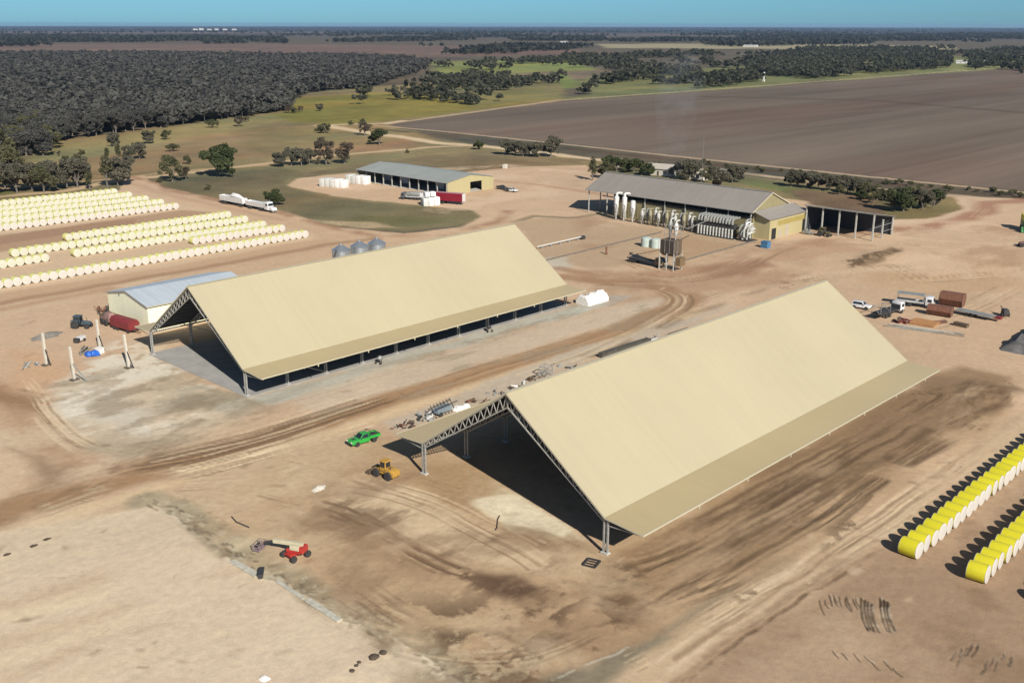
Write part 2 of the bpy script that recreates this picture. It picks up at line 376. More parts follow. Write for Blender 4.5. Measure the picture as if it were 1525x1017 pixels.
poly([(1175, 283), (1320, 292), (1312, 302), (1325, 324), (1211, 306)], (122, 100, 78), 1.5, 1.5, 1, 1, .12, .05)
poly([(1312, 287), (1414, 295), (1432, 312), (1380, 326), (1323, 327)], (124, 112, 76), 1.5, 1.2, 1, 1, .12, .05)
poly([(-200, 320), (0, 292), (30, 289), (20, 283), (-200, 296)], (116, 112, 60), 3, 2, .8, 1)
_g = np.nonzero((CLS == 1) & (GR < 3000))[0]
_q = fbm(GX[_g]*.016+70, GY[_g]*.016, 5, .62)-.5; _q2 = fbm(GX[_g]*.006+7, GY[_g]*.03+30, 4, .6)-.5; _q3 = fbm(GX[_g]*.12, GY[_g]*.12+3, 3)-.5
COLR[_g] *= (1+.75*_q+.25*_q2+.35*_q3)[:, None]
COLR[_g] *= 1+_q2[:, None]*np.array([[.30, -.10, -.30]])+_q[:, None]*np.array([[.12, .0, -.1]])
# lagoon on the plain
poly([(188, 81), (225, 77.6), (264, 77.4), (250, 80.5), (205, 83)], (170, 176, 186), 12, 0, 1, 4)
# --- bale yard
poly([(-300, 460), (-300, 300), (0, 300), (185, 285), (470, 348), (480, 362), (0, 470)], (204, 178, 148), 2, 1, .5)
poly([(-300, 428), (0, 375), (330, 318), (270, 313), (0, 352), (-300, 405)], (166, 132, 106), 1.5, .7, .8)
poly([(-300, 415), (0, 365), (200, 333), (200, 326), (0, 350), (-300, 400)], (150, 116, 92), 1.2, 1, .55)
poly([(-300, 500), (0, 437), (250, 397), (470, 356), (520, 362), (300, 402), (0, 455), (-300, 525)], (186, 152, 122), 1.5, 1, .8)
stroke([(-200, 480), (0, 452), (200, 416), (340, 392), (480, 366), (560, 355)], 3.4, (150, 116, 90), 3, .6, .75)
stroke([(-200, 505), (0, 462), (160, 430)], 4, (172, 134, 104), 3, .8, .7)
# --- between the sheds: concrete-dusted apron, brown haul road
poly([(205, 505), (226, 532), (368, 594), (410, 600), (340, 622), (170, 690), (90, 640), (60, 590), (100, 570), (200, 545)], (182, 164, 142), 3, 3, .85, None, .1, .1)
poly([(100, 580), (200, 560), (280, 590), (180, 640), (90, 610)], (198, 186, 170), 4, 3, .5)
poly([(200, 560), (300, 570), (380, 600), (340, 625), (260, 640)], (158, 142, 120), 2.5, 3, .6)
poly([(368, 592), (850, 456), (900, 440), (940, 440), (905, 455), (640, 530), (520, 570), (395, 603)], (178, 174, 162), 1.2, 1.0, .9, None, .12, .2)
poly([(430, 596), (640, 530), (905, 455), (985, 440), (1000, 455), (900, 490), (700, 545), (480, 618)], (196, 176, 154), 2, 1.5, .8, None, .1, .1)
poly([(330, 625), (480, 612), (760, 530), (900, 488), (960, 462), (985, 470), (820, 522), (560, 606), (300, 690)], (190, 162, 132), 1.5, 1.5, .6)
HAUL = [(-200, 810), (0, 762), (150, 724), (420, 645), (640, 580), (800, 530), (940, 484), (1000, 458), (1012, 445), (990, 430), (940, 424), (900, 420), (840, 412)]
stroke(HAUL, 6.5, (158, 124, 92), 2.5, .8, .95, None, brk=0, mott=.1)
stroke([(-200, 822), (0, 772), (150, 730), (300, 690), (420, 650)], 4.5, (132, 100, 72), 2.5, .8, .85, brk=.1)
lanes([(0, 758), (420, 640)], 10, 10, [(128, 98, 70), (190, 158, 124)], 1, .6); lanes([(420, 645), (940, 486)], 7, 10, [(140, 108, 80), (180, 146, 114)], 2, .5)
stroke([(-200, 845), (0, 795), (200, 738), (430, 664), (640, 598), (800, 545), (960, 494), (1040, 460)], 3, (210, 182, 146), 2.5, .6, .8)
stroke([(0, 655), (40, 670), (62, 700), (50, 740), (0, 775)], 7, (152, 120, 92), 4, 1.5, .85, brk=.15, bs=.08)
stroke([(-60, 560), (10, 590), (60, 640), (130, 690), (250, 700)], 5, (166, 132, 102), 5, 2, .6)
stroke([(-60, 575), (0, 582), (55, 607)], 6, (140, 106, 78), 4, 1, .8)
poly([(0, 640), (35, 655), (45, 700), (20, 745), (-40, 760), (-60, 660)], (204, 176, 146), 2, 2, .7)
poly([(60, 590), (110, 560), (150, 575), (130, 620), (80, 625)], (206, 172, 136), 3, 3, .6)
poly([(0, 520), (60, 530), (110, 560), (60, 580), (0, 575)], (200, 158, 124), 4, 3, .6)
poly([(590, 645), (760, 585), (900, 530), (1100, 460), (1100, 450), (900, 508), (720, 570), (580, 625)], (184, 168, 150), 1.2, 1.2, .8, None, .1, .15)
# yard beyond the sheds
poly([(760, 330), (850, 322), (905, 330), (1130, 362), (1010, 388), (870, 400), (800, 385)], (172, 146, 118), 2, 2, .7, None, .1)
poly([(1000, 352), (1110, 366), (1012, 385), (960, 376)], (170, 136, 104), 2, 1, .6)
stroke([(745, 335), (790, 322), (850, 325), (900, 318)], 3, (120, 108, 84), 2, 1.2, .8, brk=.1, bs=.06)
poly([(800, 385), (850, 384), (850, 402), (818, 405)], (190, 180, 164), 1.5, 2, .8)
stroke([(830, 402), (905, 412), (1000, 425), (1030, 440), (1010, 470)], 5, (158, 122, 92), 3, 1.5, .8, brk=.1)
stroke([(840, 412), (930, 408), (1030, 402), (1120, 394), (1180, 370), (1230, 356)], 6, (170, 132, 104), 4, 2, .6)
poly([(1040, 400), (1130, 385), (1160, 395), (1120, 410), (1050, 412)], (146, 108, 84), 2.5, 2, .8)
poly([(1130, 370), (1240, 358), (1300, 372), (1180, 390)], (176, 140, 112), 3, 3, .6)
poly([(1260, 395), (1330, 368), (1346, 374), (1290, 398)], (120, 96, 72), 1.0, 1.2, .8, None, .25, .5)
stroke([(1140, 365), (1200, 352), (1320, 352), (1400, 360), (1525, 366)], 3, (206, 178, 148), 3, 1.5, .6)
poly([(1280, 420), (1400, 385), (1525, 390), (1525, 430), (1420, 440)], (184, 148, 112), 5, 4, .5, None, .1)
stroke([(1060, 470), (1120, 430), (1220, 410), (1330, 400), (1440, 370), (1530, 352)], 5, (204, 174, 144), 4, 2, .5)
stroke([(880, 530), (1000, 480), (1200, 405)], 2.2, (120, 100, 78), 1.8, 1, .5, brk=.2)
# --- round the nearer shed
poly([(560, 640), (640, 660), (720, 700), (900, 822), (960, 796), (1392, 556), (1440, 560), (1525, 560), (1500, 610), (1200, 800), (1000, 960), (840, 1010), (700, 1030), (560, 920), (400, 800), (360, 740), (440, 680)],
     (178, 148, 116), 4, 3, .9, None, .1, .05)
poly([(957, 797), (1392, 556), (1440, 545), (1500, 560), (1480, 612), (1400, 650), (1290, 730), (1180, 800), (1050, 880), (940, 905), (850, 880), (880, 830), (905, 822)], (150, 121, 92), 1.5, 1.5, .9, None, .16, .12)
poly([(1130, 702), (1390, 562), (1470, 570), (1440, 620), (1300, 680), (1180, 735)], (138, 111, 86), 2, 2, .7, None, .15, .1)
stroke([(1390, 580), (1440, 570), (1500, 575), (1490, 605), (1440, 615), (1300, 690), (1180, 762), (1060, 830)], 2.2, (104, 82, 62), 1.6, .8, .8, brk=.15, bs=.15)
stroke([(1440, 600), (1460, 585), (1500, 580)], 4, (116, 92, 70), 2, 1, .7)
lanes([(930, 856), (1400, 600)], 9, 26, [(112, 88, 66), (166, 138, 108), (100, 78, 58)], 3, .6)
lanes([(1000, 880), (1320, 690)], 7, 18, [(108, 86, 64), (176, 148, 118)], 4, .6)
poly([(700, 700), (775, 735), (850, 785), (870, 800), (820, 800), (760, 790), (712, 745)], (216, 198, 168), .6, 1.0, .9, None, .1, .3)
poly([(760, 780), (850, 790), (900, 818), (880, 822), (800, 812)], (150, 124, 96), 1, 1.2, .7)
poly([(620, 690), (720, 690), (760, 735), (700, 760), (620, 740)], (166, 134, 100), 2, 2, .6)
poly([(470, 700), (620, 730), (760, 800), (820, 850), (700, 830), (560, 790), (420, 740)], (198, 170, 138), 3, 4, .6, None, .12, .08)
poly([(240, 748), (340, 700), (460, 640), (540, 650), (560, 680), (440, 740), (330, 790)], (194, 168, 136), 3, 3, .6)
stroke([(400, 770), (520, 800), (640, 850), (740, 885), (800, 890)], 2.0, (128, 100, 76), 2, 1.4, .7, brk=.3, bs=.12)
poly([(700, 862), (760, 858), (800, 880), (770, 896), (715, 884)], (112, 86, 68), 1.2, 1.8, .8, None, .2, .3)
poly([(895, 900), (940, 888), (960, 893), (915, 908)], (118, 94, 72), .8, 1, .7)
poly([(560, 930), (640, 960), (760, 985), (850, 990), (960, 930), (900, 960), (800, 1017), (640, 1017)], (136, 110, 84), 2, 2.5, .7, None, .25, .25)
poly([(800, 920), (900, 915), (960, 925), (860, 985), (760, 985), (720, 950)], (146, 116, 88), 2, 3, .5, None, .2, .2)
for i in range(26):
    r = random.Random(100+i); x, y = r.uniform(560, 960), r.uniform(840, 1000)
    stroke([(x, y), (x+r.uniform(10, 40), y+r.uniform(-8, 14))], r.uniform(.3, .9), (110, 86, 66), .6, .5, r.uniform(.3, .7), brk=.3, bs=.4)
poly([(780, 1030), (840, 1000), (950, 965), (985, 952), (1010, 952), (960, 985), (900, 1030)], (124, 114, 96), .8, .8, .9, None, .1, .3)
stroke([(820, 1012), (880, 985), (940, 968)], .3, (196, 186, 168), .25, .6, .7, brk=.45, bs=.9)
stroke([(985, 955), (1090, 885), (1180, 830)], 1.6, (128, 116, 98), 1.4, .7, .6)
# pale haul strip south of it and the trampled corner
poly([(880, 1030), (1000, 958), (1130, 868), (1270, 790), (1400, 700), (1530, 610), (1530, 650), (1340, 790), (1230, 860), (1110, 950), (1010, 1030)], (196, 169, 138), 1.5, 1.0, .9, None, .08, .1)
lanes([(950, 1017), (1330, 760)], 6, 22, [(176, 148, 118), (214, 188, 158), (150, 122, 96)], 5, .6)
lanes([(1200, 850), (1525, 632)], 6, 12, [(180, 150, 120), (206, 178, 148)], 6, .5)
stroke([(1020, 1017), (1110, 950), (1200, 888), (1262, 850)], .55, (96, 74, 54), .3, .3, .9, brk=.1, bs=.3, dz=-.06)
poly([(1010, 1030), (1110, 955), (1250, 860), (1345, 800), (1530, 670), (1700, 700), (1700, 1060), (1000, 1060)], (157, 129, 104), 2, 1.2, .9, None, .1, .08)
poly([(1380, 760), (1530, 665), (1540, 700), (1420, 830), (1400, 800)], (182, 152, 124), 2, 1, .5)
poly([(1080, 990), (1200, 930), (1330, 960), (1300, 1030), (1080, 1030)], (182, 154, 128), 3, 3, .5)
def ruts(x0, y0, x1, y1, n, dx, dy, seed, w=.26):
    r = random.Random(seed)
    for i in range(n):
        t = i/max(n-1, 1); x, y = x0+(x1-x0)*t+r.uniform(-3, 3), y0+(y1-y0)*t+r.uniform(-5, 5); k = r.uniform(.5, 1.1)
        q = [(x, y), (x+dx*k*.4+r.uniform(-2, 2), y+dy*k*.5), (x+dx*k+r.uniform(-2, 2), y+dy*k)]
        stroke(q, w*r.uniform(.7, 1.3), (54, 42, 32), .2, .1, .9, dz=-.06)
        stroke([(a+2.2, b-1) for a, b in q], w*.6, (206, 186, 164), .25, .1, .6, brk=.45, bs=.9)
ruts(1222, 890, 1275, 890, 10, 7, 22, 1, .16); ruts(1240, 965, 1330, 990, 7, 12, 12, 6, .16); ruts(1425, 975, 1458, 958, 8, -9, 16, 4, .2); ruts(1466, 985, 1508, 972, 7, -7, 16, 5, .2)
for x0, n in ((1283, 4), (1312, 3)):
    for i in range(n):
        r = random.Random(x0+i); x = x0+i*5.2; q = [(x, 890+i*3), (x+r.uniform(-1, 1), 904+i*2), (x+3+r.uniform(-1, 1), 922), (x+9+r.uniform(-1, 2), 938+r.uniform(-4, 5))]
        stroke(q, .34, (48, 36, 28), .22, .08, .95, brk=0, bs=.9, dz=-.08); stroke([(a+2.6, b) for a, b in q], .22, (212, 192, 168), .2, .08, .75, brk=.3, bs=.9)
poly([(1430, 868), (1480, 872), (1500, 905), (1450, 900)], (140, 112, 88), 1, 1.5, .6, None, .2, .5)
GRAV = [(225, 748), (280, 775), (345, 822), (430, 868), (500, 910), (560, 940), (700, 1030)]
stroke(GRAV, 6.0, (158, 142, 116), 2, 1, .95, None, mott=.25)
stain([(215, 735), (300, 745), (460, 850), (600, 925), (760, 1030), (660, 1030), (480, 930), (330, 840), (230, 765)], (112, 98, 78), .35, .5, .75, seed=1, edge=.14)
stain([(215, 735), (300, 745), (460, 850), (600, 925), (760, 1030), (660, 1030), (480, 930), (330, 840), (230, 765)], (196, 182, 156), .8, .58, .6, seed=2, edge=.08)
# --- module pad in the foreground: pale clay, gravel edge
PADP = [(-400, 905), (0, 792), (238, 752)]
poly([(-400, 905), (0, 792), (238, 752), (300, 800), (345, 838), (390, 862), (430, 872), (510, 925), (560, 935), (700, 1030), (-400, 1400)], (207, 184, 159), .45, .35, .97, None, .05, .05)
stroke([(238, 752), (300, 800), (345, 838), (390, 862), (430, 872), (510, 925), (560, 935), (700, 1030)], .45, (220, 204, 178), .35, .3, .8, brk=.2, bs=.3, dz=.08)
_pad = []
for i, (y0, c, w, am) in enumerate([(815, (190, 164, 134), 4, .5), (850, (212, 188, 156), 4, .4), (905, (186, 158, 128), 3.4, .55), (925, (218, 196, 160), 2.6, .55), (960, (190, 162, 130), 3, .5),
                                (985, (214, 190, 156), 2.2, .5), (1010, (186, 158, 128), 2.6, .5), (1045, (212, 188, 154), 2.5, .5)]):
    stroke([(-120, y0+34), (0, y0), (140, y0-42), (300, y0-94), (430, y0-136)], w, c, w*.9, 1.2, am, brk=.15, bs=.05)
poly([(0, 800), (240, 757), (300, 800), (100, 840), (0, 865)], (200, 178, 152), 3, 2, .6)
stroke([(262, 772), (345, 828), (440, 880), (520, 925), (580, 960)], 1.6, (124, 110, 90), 1.2, .8, .75, brk=.25, bs=.4)
stroke([(240, 742), (262, 755), (300, 760)], 3, (178, 162, 134), 2.5, 1, .6)
stroke([(350, 830), (420, 866), (500, 914), (540, 928)], .8, (212, 196, 170), .5, .5, .7, brk=.3, bs=.4)
for i in range(150):
    r = random.Random(500+i); t = r.random()*5.99; k = int(t); a, b = GRAV[k], GRAV[k+1]
    x, y = a[0]+(b[0]-a[0])*(t-k)+r.uniform(-14, 14), a[1]+(b[1]-a[1])*(t-k)+r.uniform(-8, 8)
    stroke([(x, y), (x+r.uniform(1, 7), y+r.uniform(0, 4))], r.uniform(.2, .5), r.choice([(108, 96, 78), (96, 84, 68), (196, 182, 158)]), .3, .2, .7)
poly([(590, 1030), (600, 985), (640, 990), (700, 1030)], (150, 130, 106), 1, 1, .6)
D1, D2, D3, P1 = (122, 96, 72), (138, 110, 84), (104, 82, 62), (212, 186, 154)
def c1(*q): return [(230+x/1.841, 640+y/1.841) for x, y in q]
def c2(*q): return [(800+x/1.854, 540+y/1.854) for x, y in q]
def c3(*q): return [(x/2.24, 420+y/2.24) for x, y in q]
def c4(*q): return [(780+x/1.804, 300+y/1.804) for x, y in q]
poly(c1((540, 165), (820, 180), (920, 250), (1110, 330), (1080, 405), (940, 370), (700, 290), (470, 230)), (206, 180, 148), 1.6, 2.5, .75, None, .1, .15)
poly(c1((120, 250), (420, 230), (700, 400), (900, 520), (760, 570), (560, 470), (360, 330)), (180, 152, 120), 3, 2, .7, None, .05, .1)
poly(c1((700, 110), (880, 100), (1000, 170), (900, 200), (800, 190)), (168, 138, 106), 1.5, 1.5, .7)
tracks(c1((300, 170), (460, 210), (560, 250), (690, 330), (790, 378), (860, 402)), 9, 5, 11, (D1, D3, P1), .8, (.3, .8)); tracks(c1((250, 230), (400, 240), (520, 262), (640, 310), (760, 375)), 8, 3.5, 12, (D1, D2), .7)
tracks(c1((420, 330), (560, 440), (680, 520), (800, 555), (960, 545), (1100, 500), (1240, 420)), 12, 9, 13, (D2, D1, P1), .6); tracks(c1((560, 500), (700, 570), (860, 600), (1010, 590), (1160, 530), (1344, 420)), 12, 7, 14, (D1, D3, P1), .7)
tracks(c1((560, 160), (720, 200), (860, 270), (980, 330), (1060, 380)), 10, 7, 15, (D2, P1, P1), .7); tracks(c1((330, 60), (470, 90), (640, 150), (800, 200)), 10, 7, 16, (D2, P1), .5)
tracks(c1((20, 130), (200, 70), (380, 20), (520, -30)), 12, 5, 17, ((226, 202, 170), D2), .6); tracks(c1((60, 150), (300, 130), (500, 60)), 8, 6, 18, ((222, 198, 166), D2), .5)
stain(c1((790, 380), (900, 390), (1060, 430), (1010, 470), (880, 440)), (96, 72, 56), .3, .42, .85, (.6, 1.4), 1.0, 21, .08)
stain(c1((1060, 430), (1200, 430), (1120, 540), (1020, 530)), (104, 80, 62), .3, .50, .8, (.6, 1.4), 1.0, 22, .06); stain(c1((1230, 460), (1310, 455), (1280, 500), (1220, 500)), (104, 80, 60), .25, .4, .8, (1, 1), .8, 23, .08)
stain(c1((740, 545), (1120, 560), (1080, 640), (1020, 700), (860, 700)), (88, 68, 52), .30, .47, .8, (.6, 1.3), 1.2, 24, .06); stain(c1((740, 545), (1120, 560), (1080, 640), (1020, 700), (860, 700)), (196, 172, 140), .45, .56, .6, (1, 1), 1.2, 25, .06)
for q, n, wd, sd, am in [(((230, 590), (480, 480), (600, 400), (780, 290), (1080, 110)), 9, 1.8, 31, .9), (((370, 640), (620, 520), (900, 350), (1200, 170)), 12, 2.2, 32, .95), (((300, 700), (560, 600), (740, 500), (1000, 300), (1250, 170)), 9, 2.2, 33, .8),
                         (((250, 560), (420, 500), (640, 370), (900, 220)), 8, 4, 34, .6), (((640, 520), (830, 400), (1060, 240), (1240, 140)), 10, 3, 35, .8)]: tracks(c2(*q), n, wd, sd, (D3, D1, D3, (168, 140, 110)), am*.85, (.3, .7), -.045, .25)
for q, n, wd, sd, cc in [(((260, 870), (400, 790), (760, 560), (1000, 410), (1300, 190)), 12, 3.6, 36, (P1, D2, (216, 190, 158))), (((400, 880), (620, 740), (860, 570), (960, 515)), 5, .8, 37, (D3, D1)), (((480, 720), (760, 570), (960, 440), (1200, 270)), 10, 3, 38, (D2, P1))]: tracks(c2(*q), n, wd, sd, cc, .5, (.2, .42), -.05, .3)
tracks(c2((1180, 60), (1240, 45), (1310, 60), (1300, 110), (1230, 130), (1180, 100), (1190, 60)), 4, 1.2, 39, (D3, D1), .6, (.3, .7), .05, .3); tracks(c2((1020, 80), (1110, 85), (1090, 110), (900, 210)), 6, 2, 40, (D3, D1), .7)
stain(c2((200, 560), (260, 550), (300, 590), (230, 610)), (92, 70, 52), .5, .48, .8, (1, 1), .6, 26, .06); stain(c2((540, 640), (620, 620), (610, 650), (560, 660)), (112, 92, 72), .3, .4, .8, (1, 1), .6, 27, .08)
stain(c2((820, 440), (920, 400), (900, 450), (780, 520)), (96, 78, 60), .5, .5, .7, (1, 1), .8, 28, .06)
# far shed apron
poly(c3((170, 330), (330, 320), (420, 400), (560, 470), (480, 500), (300, 470), (190, 430)), (204, 192, 174), 2.5, 3, .65, None, .12, .2)
stain(c3((400, 190), (520, 220), (660, 330), (860, 400), (560, 500), (250, 520), (150, 380)), (220, 208, 190), .16, .53, .8, (.6, 1.6), 2, 41, .06); stain(c3((150, 330), (420, 280), (860, 400), (560, 520), (250, 540)), (146, 128, 106), .14, .56, .6, (.6, 1.6), 2, 42, .07)
poly(c3((520, 380), (640, 340), (860, 400), (700, 435), (560, 415)), (150, 138, 118), 1.0, 1.5, .7, None, .12, .2); poly(c3((240, 515), (480, 530), (470, 560), (300, 560)), (164, 148, 124), 1.5, 1.5, .6)
tracks(c3((60, 330), (130, 430), (230, 530), (380, 580), (600, 540)), 9, 3, 43, ((216, 190, 158), D2), .7); tracks(c3((0, 350), (60, 370), (130, 385)), 6, 2.5, 44, (D1, D2), .7, (.4, .9))
poly(c3((30, 525), (130, 590), (220, 630), (215, 690), (100, 690), (95, 620)), (150, 124, 98), 1.8, 1.2, .8, None, .1, .2)
tracks(c3((-60, 810), (0, 790), (250, 695), (420, 620), (640, 580), (900, 510), (1340, 372)), 16, 5, 45, (D1, D3, D2), .8, (.35, .9), -.06, .15); tracks(c3((-60, 850), (0, 830), (300, 712), (640, 640), (900, 570), (1344, 440)), 12, 3, 46, ((226, 202, 168), P1, D2), .8, (.3, .8))
tracks(c3((420, 600), (700, 540), (900, 490), (1344, 350)), 10, 4, 47, (D2, P1), .6)
# yard by the gin and along the far haul road
for q, n, wd, sd, cc in [(((0, 470), (200, 400), (380, 310), (430, 260), (340, 225), (200, 220), (100, 205)), 14, 5, 51, (D1, D2, P1)), (((200, 190), (400, 210), (560, 180), (700, 120), (900, 110), (1200, 140)), 12, 8, 52, (D2, P1)), (((430, 300), (640, 230), (860, 190), (1100, 170), (1344, 120)), 12, 9, 53, (D2, P1)),
                         (((900, 100), (1060, 80), (1200, 60), (1270, 10)), 8, 6, 54, ((150, 108, 84), P1)), (((860, 210), (1100, 200), (1344, 180)), 12, 16, 55, (D2, P1)), (((1040, 330), (1200, 290), (1344, 220)), 8, 8, 56, (D2, P1)), (((0, 120), (200, 150), (330, 190)), 7, 5, 57, (D2, P1))]: tracks(c4(*q), n, wd, sd, cc, .5, (.35, .9), -.03)
stain(c4((860, 160), (1020, 125), (1010, 140), (880, 180)), (96, 78, 60), .4, .47, .8, (1, 1), 1.0, 58, .06); stain(c4((660, 220), (780, 205), (700, 240)), (108, 86, 66), .4, .47, .7, (1, 1), 1.0, 59, .06)
poly([(716, 742), (768, 735), (800, 755), (850, 786), (836, 796), (790, 782), (756, 778), (728, 756)], (222, 206, 178), .5, .8, .85, None, .1, .3)
FRONT = [(400, 760), (560, 690), (720, 720), (900, 830), (960, 900), (900, 980), (760, 1030), (620, 1030), (480, 900)]
stain(FRONT, (134, 106, 82), .055, .53, .55, (1, 1.6), seed=3, edge=.14); stain(FRONT, (206, 180, 148), .05, .55, .55, (1.4, .8), seed=4, edge=.14)
stain([(560, 900), (760, 880), (960, 910), (900, 990), (780, 1030), (620, 1030)], (98, 76, 58), .16, .54, .75, seed=5, edge=.07)
stain([(440, 700), (620, 720), (880, 860), (700, 860), (500, 800)], (122, 98, 76), .12, .60, .6, (.5, 1.4), seed=6, edge=.07)
stain([(960, 800), (1390, 560), (1500, 570), (1500, 620), (1200, 810), (1000, 930), (900, 900)], (98, 76, 58), .10, .55, .55, (.45, 2.0), seed=7, edge=.10)
stain([(960, 800), (1390, 560), (1500, 570), (1500, 620), (1200, 810), (1000, 930), (900, 900)], (176, 148, 118), .08, .57, .5, (.5, 2.0), seed=8, edge=.12)
stain([(1010, 1030), (1250, 860), (1530, 680), (1700, 1060)], (130, 104, 82), .07, .56, .45, seed=9, edge=.14); stain([(1010, 1030), (1250, 860), (1530, 680), (1700, 1060)], (190, 164, 136), .06, .56, .45, seed=10, edge=.14)
stain([(-100, 600), (200, 480), (420, 600), (200, 700), (-100, 760)], (210, 186, 158), .07, .54, .55, seed=11, edge=.12); stain([(60, 560), (340, 560), (420, 620), (200, 690)], (140, 122, 100), .12, .57, .6, (.6, 1.3), seed=12, edge=.09)
stain([(860, 320), (1525, 330), (1525, 470), (1200, 420), (860, 460)], (156, 120, 94), .035, .54, .5, (.8, 1.3), seed=13, edge=.12); stain([(860, 320), (1525, 330), (1525, 470), (1200, 420), (860, 460)], (216, 186, 156), .04, .56, .5, (.8, 1.3), seed=14, edge=.12)
stain([(430, 262), (760, 245), (900, 260), (880, 330), (720, 325), (560, 305)], (214, 184, 158), .05, .54, .5, seed=15, edge=.12)
stain([(-300, 790), (240, 750), (560, 930), (700, 1030), (-300, 1200)], (218, 196, 166), .02, .54, .35, (.5, 3.2), seed=16, edge=.12); stain([(-300, 790), (240, 750), (560, 930), (700, 1030), (-300, 1200)], (194, 170, 144), .02, .55, .4, (.5, 3.2), seed=17, edge=.12)
stain([(380, 600), (860, 450), (1000, 440), (960, 490), (640, 590), (420, 640)], (150, 134, 112), .12, .58, .55, (.5, 1.5), seed=18, edge=.08)
for i in range(320):                       # small clods, stains and scuffs over the whole yard
    r = random.Random(2000+i); x, y = r.uniform(-40, 1540), 400+600*r.random()**1.2
    w = r.uniform(.25, 1.1)
    stroke([(x, y), (x+r.uniform(2, 18), y-r.uniform(-3, 7))], w, r.choice([(130, 104, 80), (118, 94, 72), (208, 184, 154), (150, 120, 92)]), w, .5, r.uniform(.25, .6), brk=.2, bs=.4)

GZ += (fbm(GX*.5, GY*.5, 3)-.5)*.10*np.clip(1-GR/700, 0, 1)
_flat = (GZ > -9) & (GX > -1) & (GX < 88) & (GY < 92) & (GY > -41) & ((GY < 7) | (GY > 40)); GZ[_flat] -= .06
for cx, cy, rx, ry, h in [(at(1300, 383)[0], at(1300, 383)[1], 11, 4, .7), (at(1470, 590)[0], at(1470, 590)[1], 7, 5, .6)]:
    GZ += h*np.exp(-(((GX-cx)/rx)**2+((GY-cy)/ry)**2))*(.4+1.2*fbm(GX*.6, GY*.6, 3))
def ground_mat(name, grain, bump, rough=0.95, water=False):
    m = bpy.data.materials.new(name); m.use_nodes = True
    nt = m.node_tree; p = _pr(m); N = nt.nodes.new; L = nt.links.new
    p.inputs['Roughness'].default_value = rough; p.inputs['Specular IOR Level'].default_value = 0.5 if water else 0.15
    at_ = N('ShaderNodeAttribute'); at_.attribute_name = 'soil'
    tc = N('ShaderNodeTexCoord')
    v = []
    for sc, de in ((0.9, 8), (5.0, 6)):
        n = N('ShaderNodeTexNoise'); n.inputs['Scale'].default_value = sc; n.inputs['Detail'].default_value = de; n.inputs['Roughness'].default_value = 0.7
        L(tc.outputs['Object'], n.inputs['Vector']); r = N('ShaderNodeMapRange'); r.inputs['From Min'].default_value = .3; r.inputs['From Max'].default_value = .7
        r.inputs['To Min'].default_value = 1-grain; r.inputs['To Max'].default_value = 1+grain; L(n.outputs['Fac'], r.inputs[0]); v.append((n, r))
    k = N('ShaderNodeMath'); k.operation = 'MULTIPLY'; L(v[0][1].outputs[0], k.inputs[0]); L(v[1][1].outputs[0], k.inputs[1])
    s = N('ShaderNodeVectorMath'); s.operation = 'SCALE'; L(at_.outputs['Color'], s.inputs[0]); L(k.outputs[0], s.inputs['Scale'])
    L(s.outputs[0], p.inputs['Base Color'])
    if bump:
        b = N('ShaderNodeBump'); b.inputs['Strength'].default_value = bump; b.inputs['Distance'].default_value = .25
        L(v[0][0].outputs['Fac'], b.inputs['Height']); L(b.outputs[0], p.inputs['Normal'])
    return m
def ground_piece(name, cls, m):
    I, J = np.meshgrid(np.arange(NR-1), np.arange(NA), indexing='ij')
    J2 = (J+1) % NA
    q = np.stack([I*NA+J, I*NA+J2, (I+1)*NA+J2, (I+1)*NA+J], -1).reshape(-1, 4)
    q = q[CLS[q[:, 0]] == cls]
    used, inv = np.unique(q, return_inverse=True); q = inv.reshape(-1, 4)
    me = bpy.data.meshes.new(name)
    me.vertices.add(len(used)); me.vertices.foreach_set('co', np.stack([GX[used], GY[used], GZ[used]], -1).astype(np.float32).ravel())
    me.loops.add(q.size); me.loops.foreach_set('vertex_index', q[:, ::-1].astype(np.int32).ravel())
    me.polygons.add(len(q)); me.polygons.foreach_set('loop_start', np.arange(0, q.size, 4, dtype=np.int32))
    me.update(calc_edges=True)
    ca = me.color_attributes.new('soil', 'FLOAT_COLOR', 'POINT')
    ca.data.foreach_set('color', np.concatenate([np.clip(COLR[used], .01, .9), np.ones((len(used), 1))], 1).astype(np.float32).ravel())
    me.materials.append(m); me.polygons.foreach_set('use_smooth', np.ones(len(q), bool)); me.update()
    o = link(name, me); o['kind'] = 'structure'; return o
ground_piece('ground', 0, ground_mat('yard_dirt', .12, .32))
ground_piece('grassland', 1, ground_mat('dry_grass', .30, .8))
ground_piece('ploughed_field', 2, ground_mat('ploughed_soil', .14, .5))
ground_piece('dirt_road', 3, ground_mat('road_dirt', .10, .3))
ground_piece('lagoon', 4, ground_mat('lagoon_water', .02, 0, .08, True))
# ------------------------------------------------------------------ buildings
M_CREAM = roof_mat('cream_sheet', srgb(226, 213, 176, .52), 0, var=.02, streak=.025)
M_SKIRT = roof_mat('warm_lit_cream_sheet', srgb(226, 205, 158, .555), 0, var=.02, streak=.03)  # copy of the cream sheet with the skirt's warmer light put into its colour
M_UNDERSHADE = mat('shade_dark_underside', (.035, .037, .04), .9, var=.25)  # roof undersides coloured near black to paint in the shade below the roofs
M_STEEL = mat('galvanised_steel', (.34, .34, .32), .5, .35, var=.2)
M_TRUSS = mat('truss_steel', (.36, .35, .31), .6, .2, var=.2)
M_CONC = mat('concrete', (.42, .40, .36), .9, var=.15, bump=.2)
M_CONCW = mat('pale_concrete', (.50, .465, .39), .85, var=.12)
M_FLASH = mat('cream_flashing', srgb(232, 222, 190, .56), .5, var=.06)
M_ZINC = roof_mat('zinc_sheet', (.43, .48, .52), 0, .76, .5, .1, .06, .12)
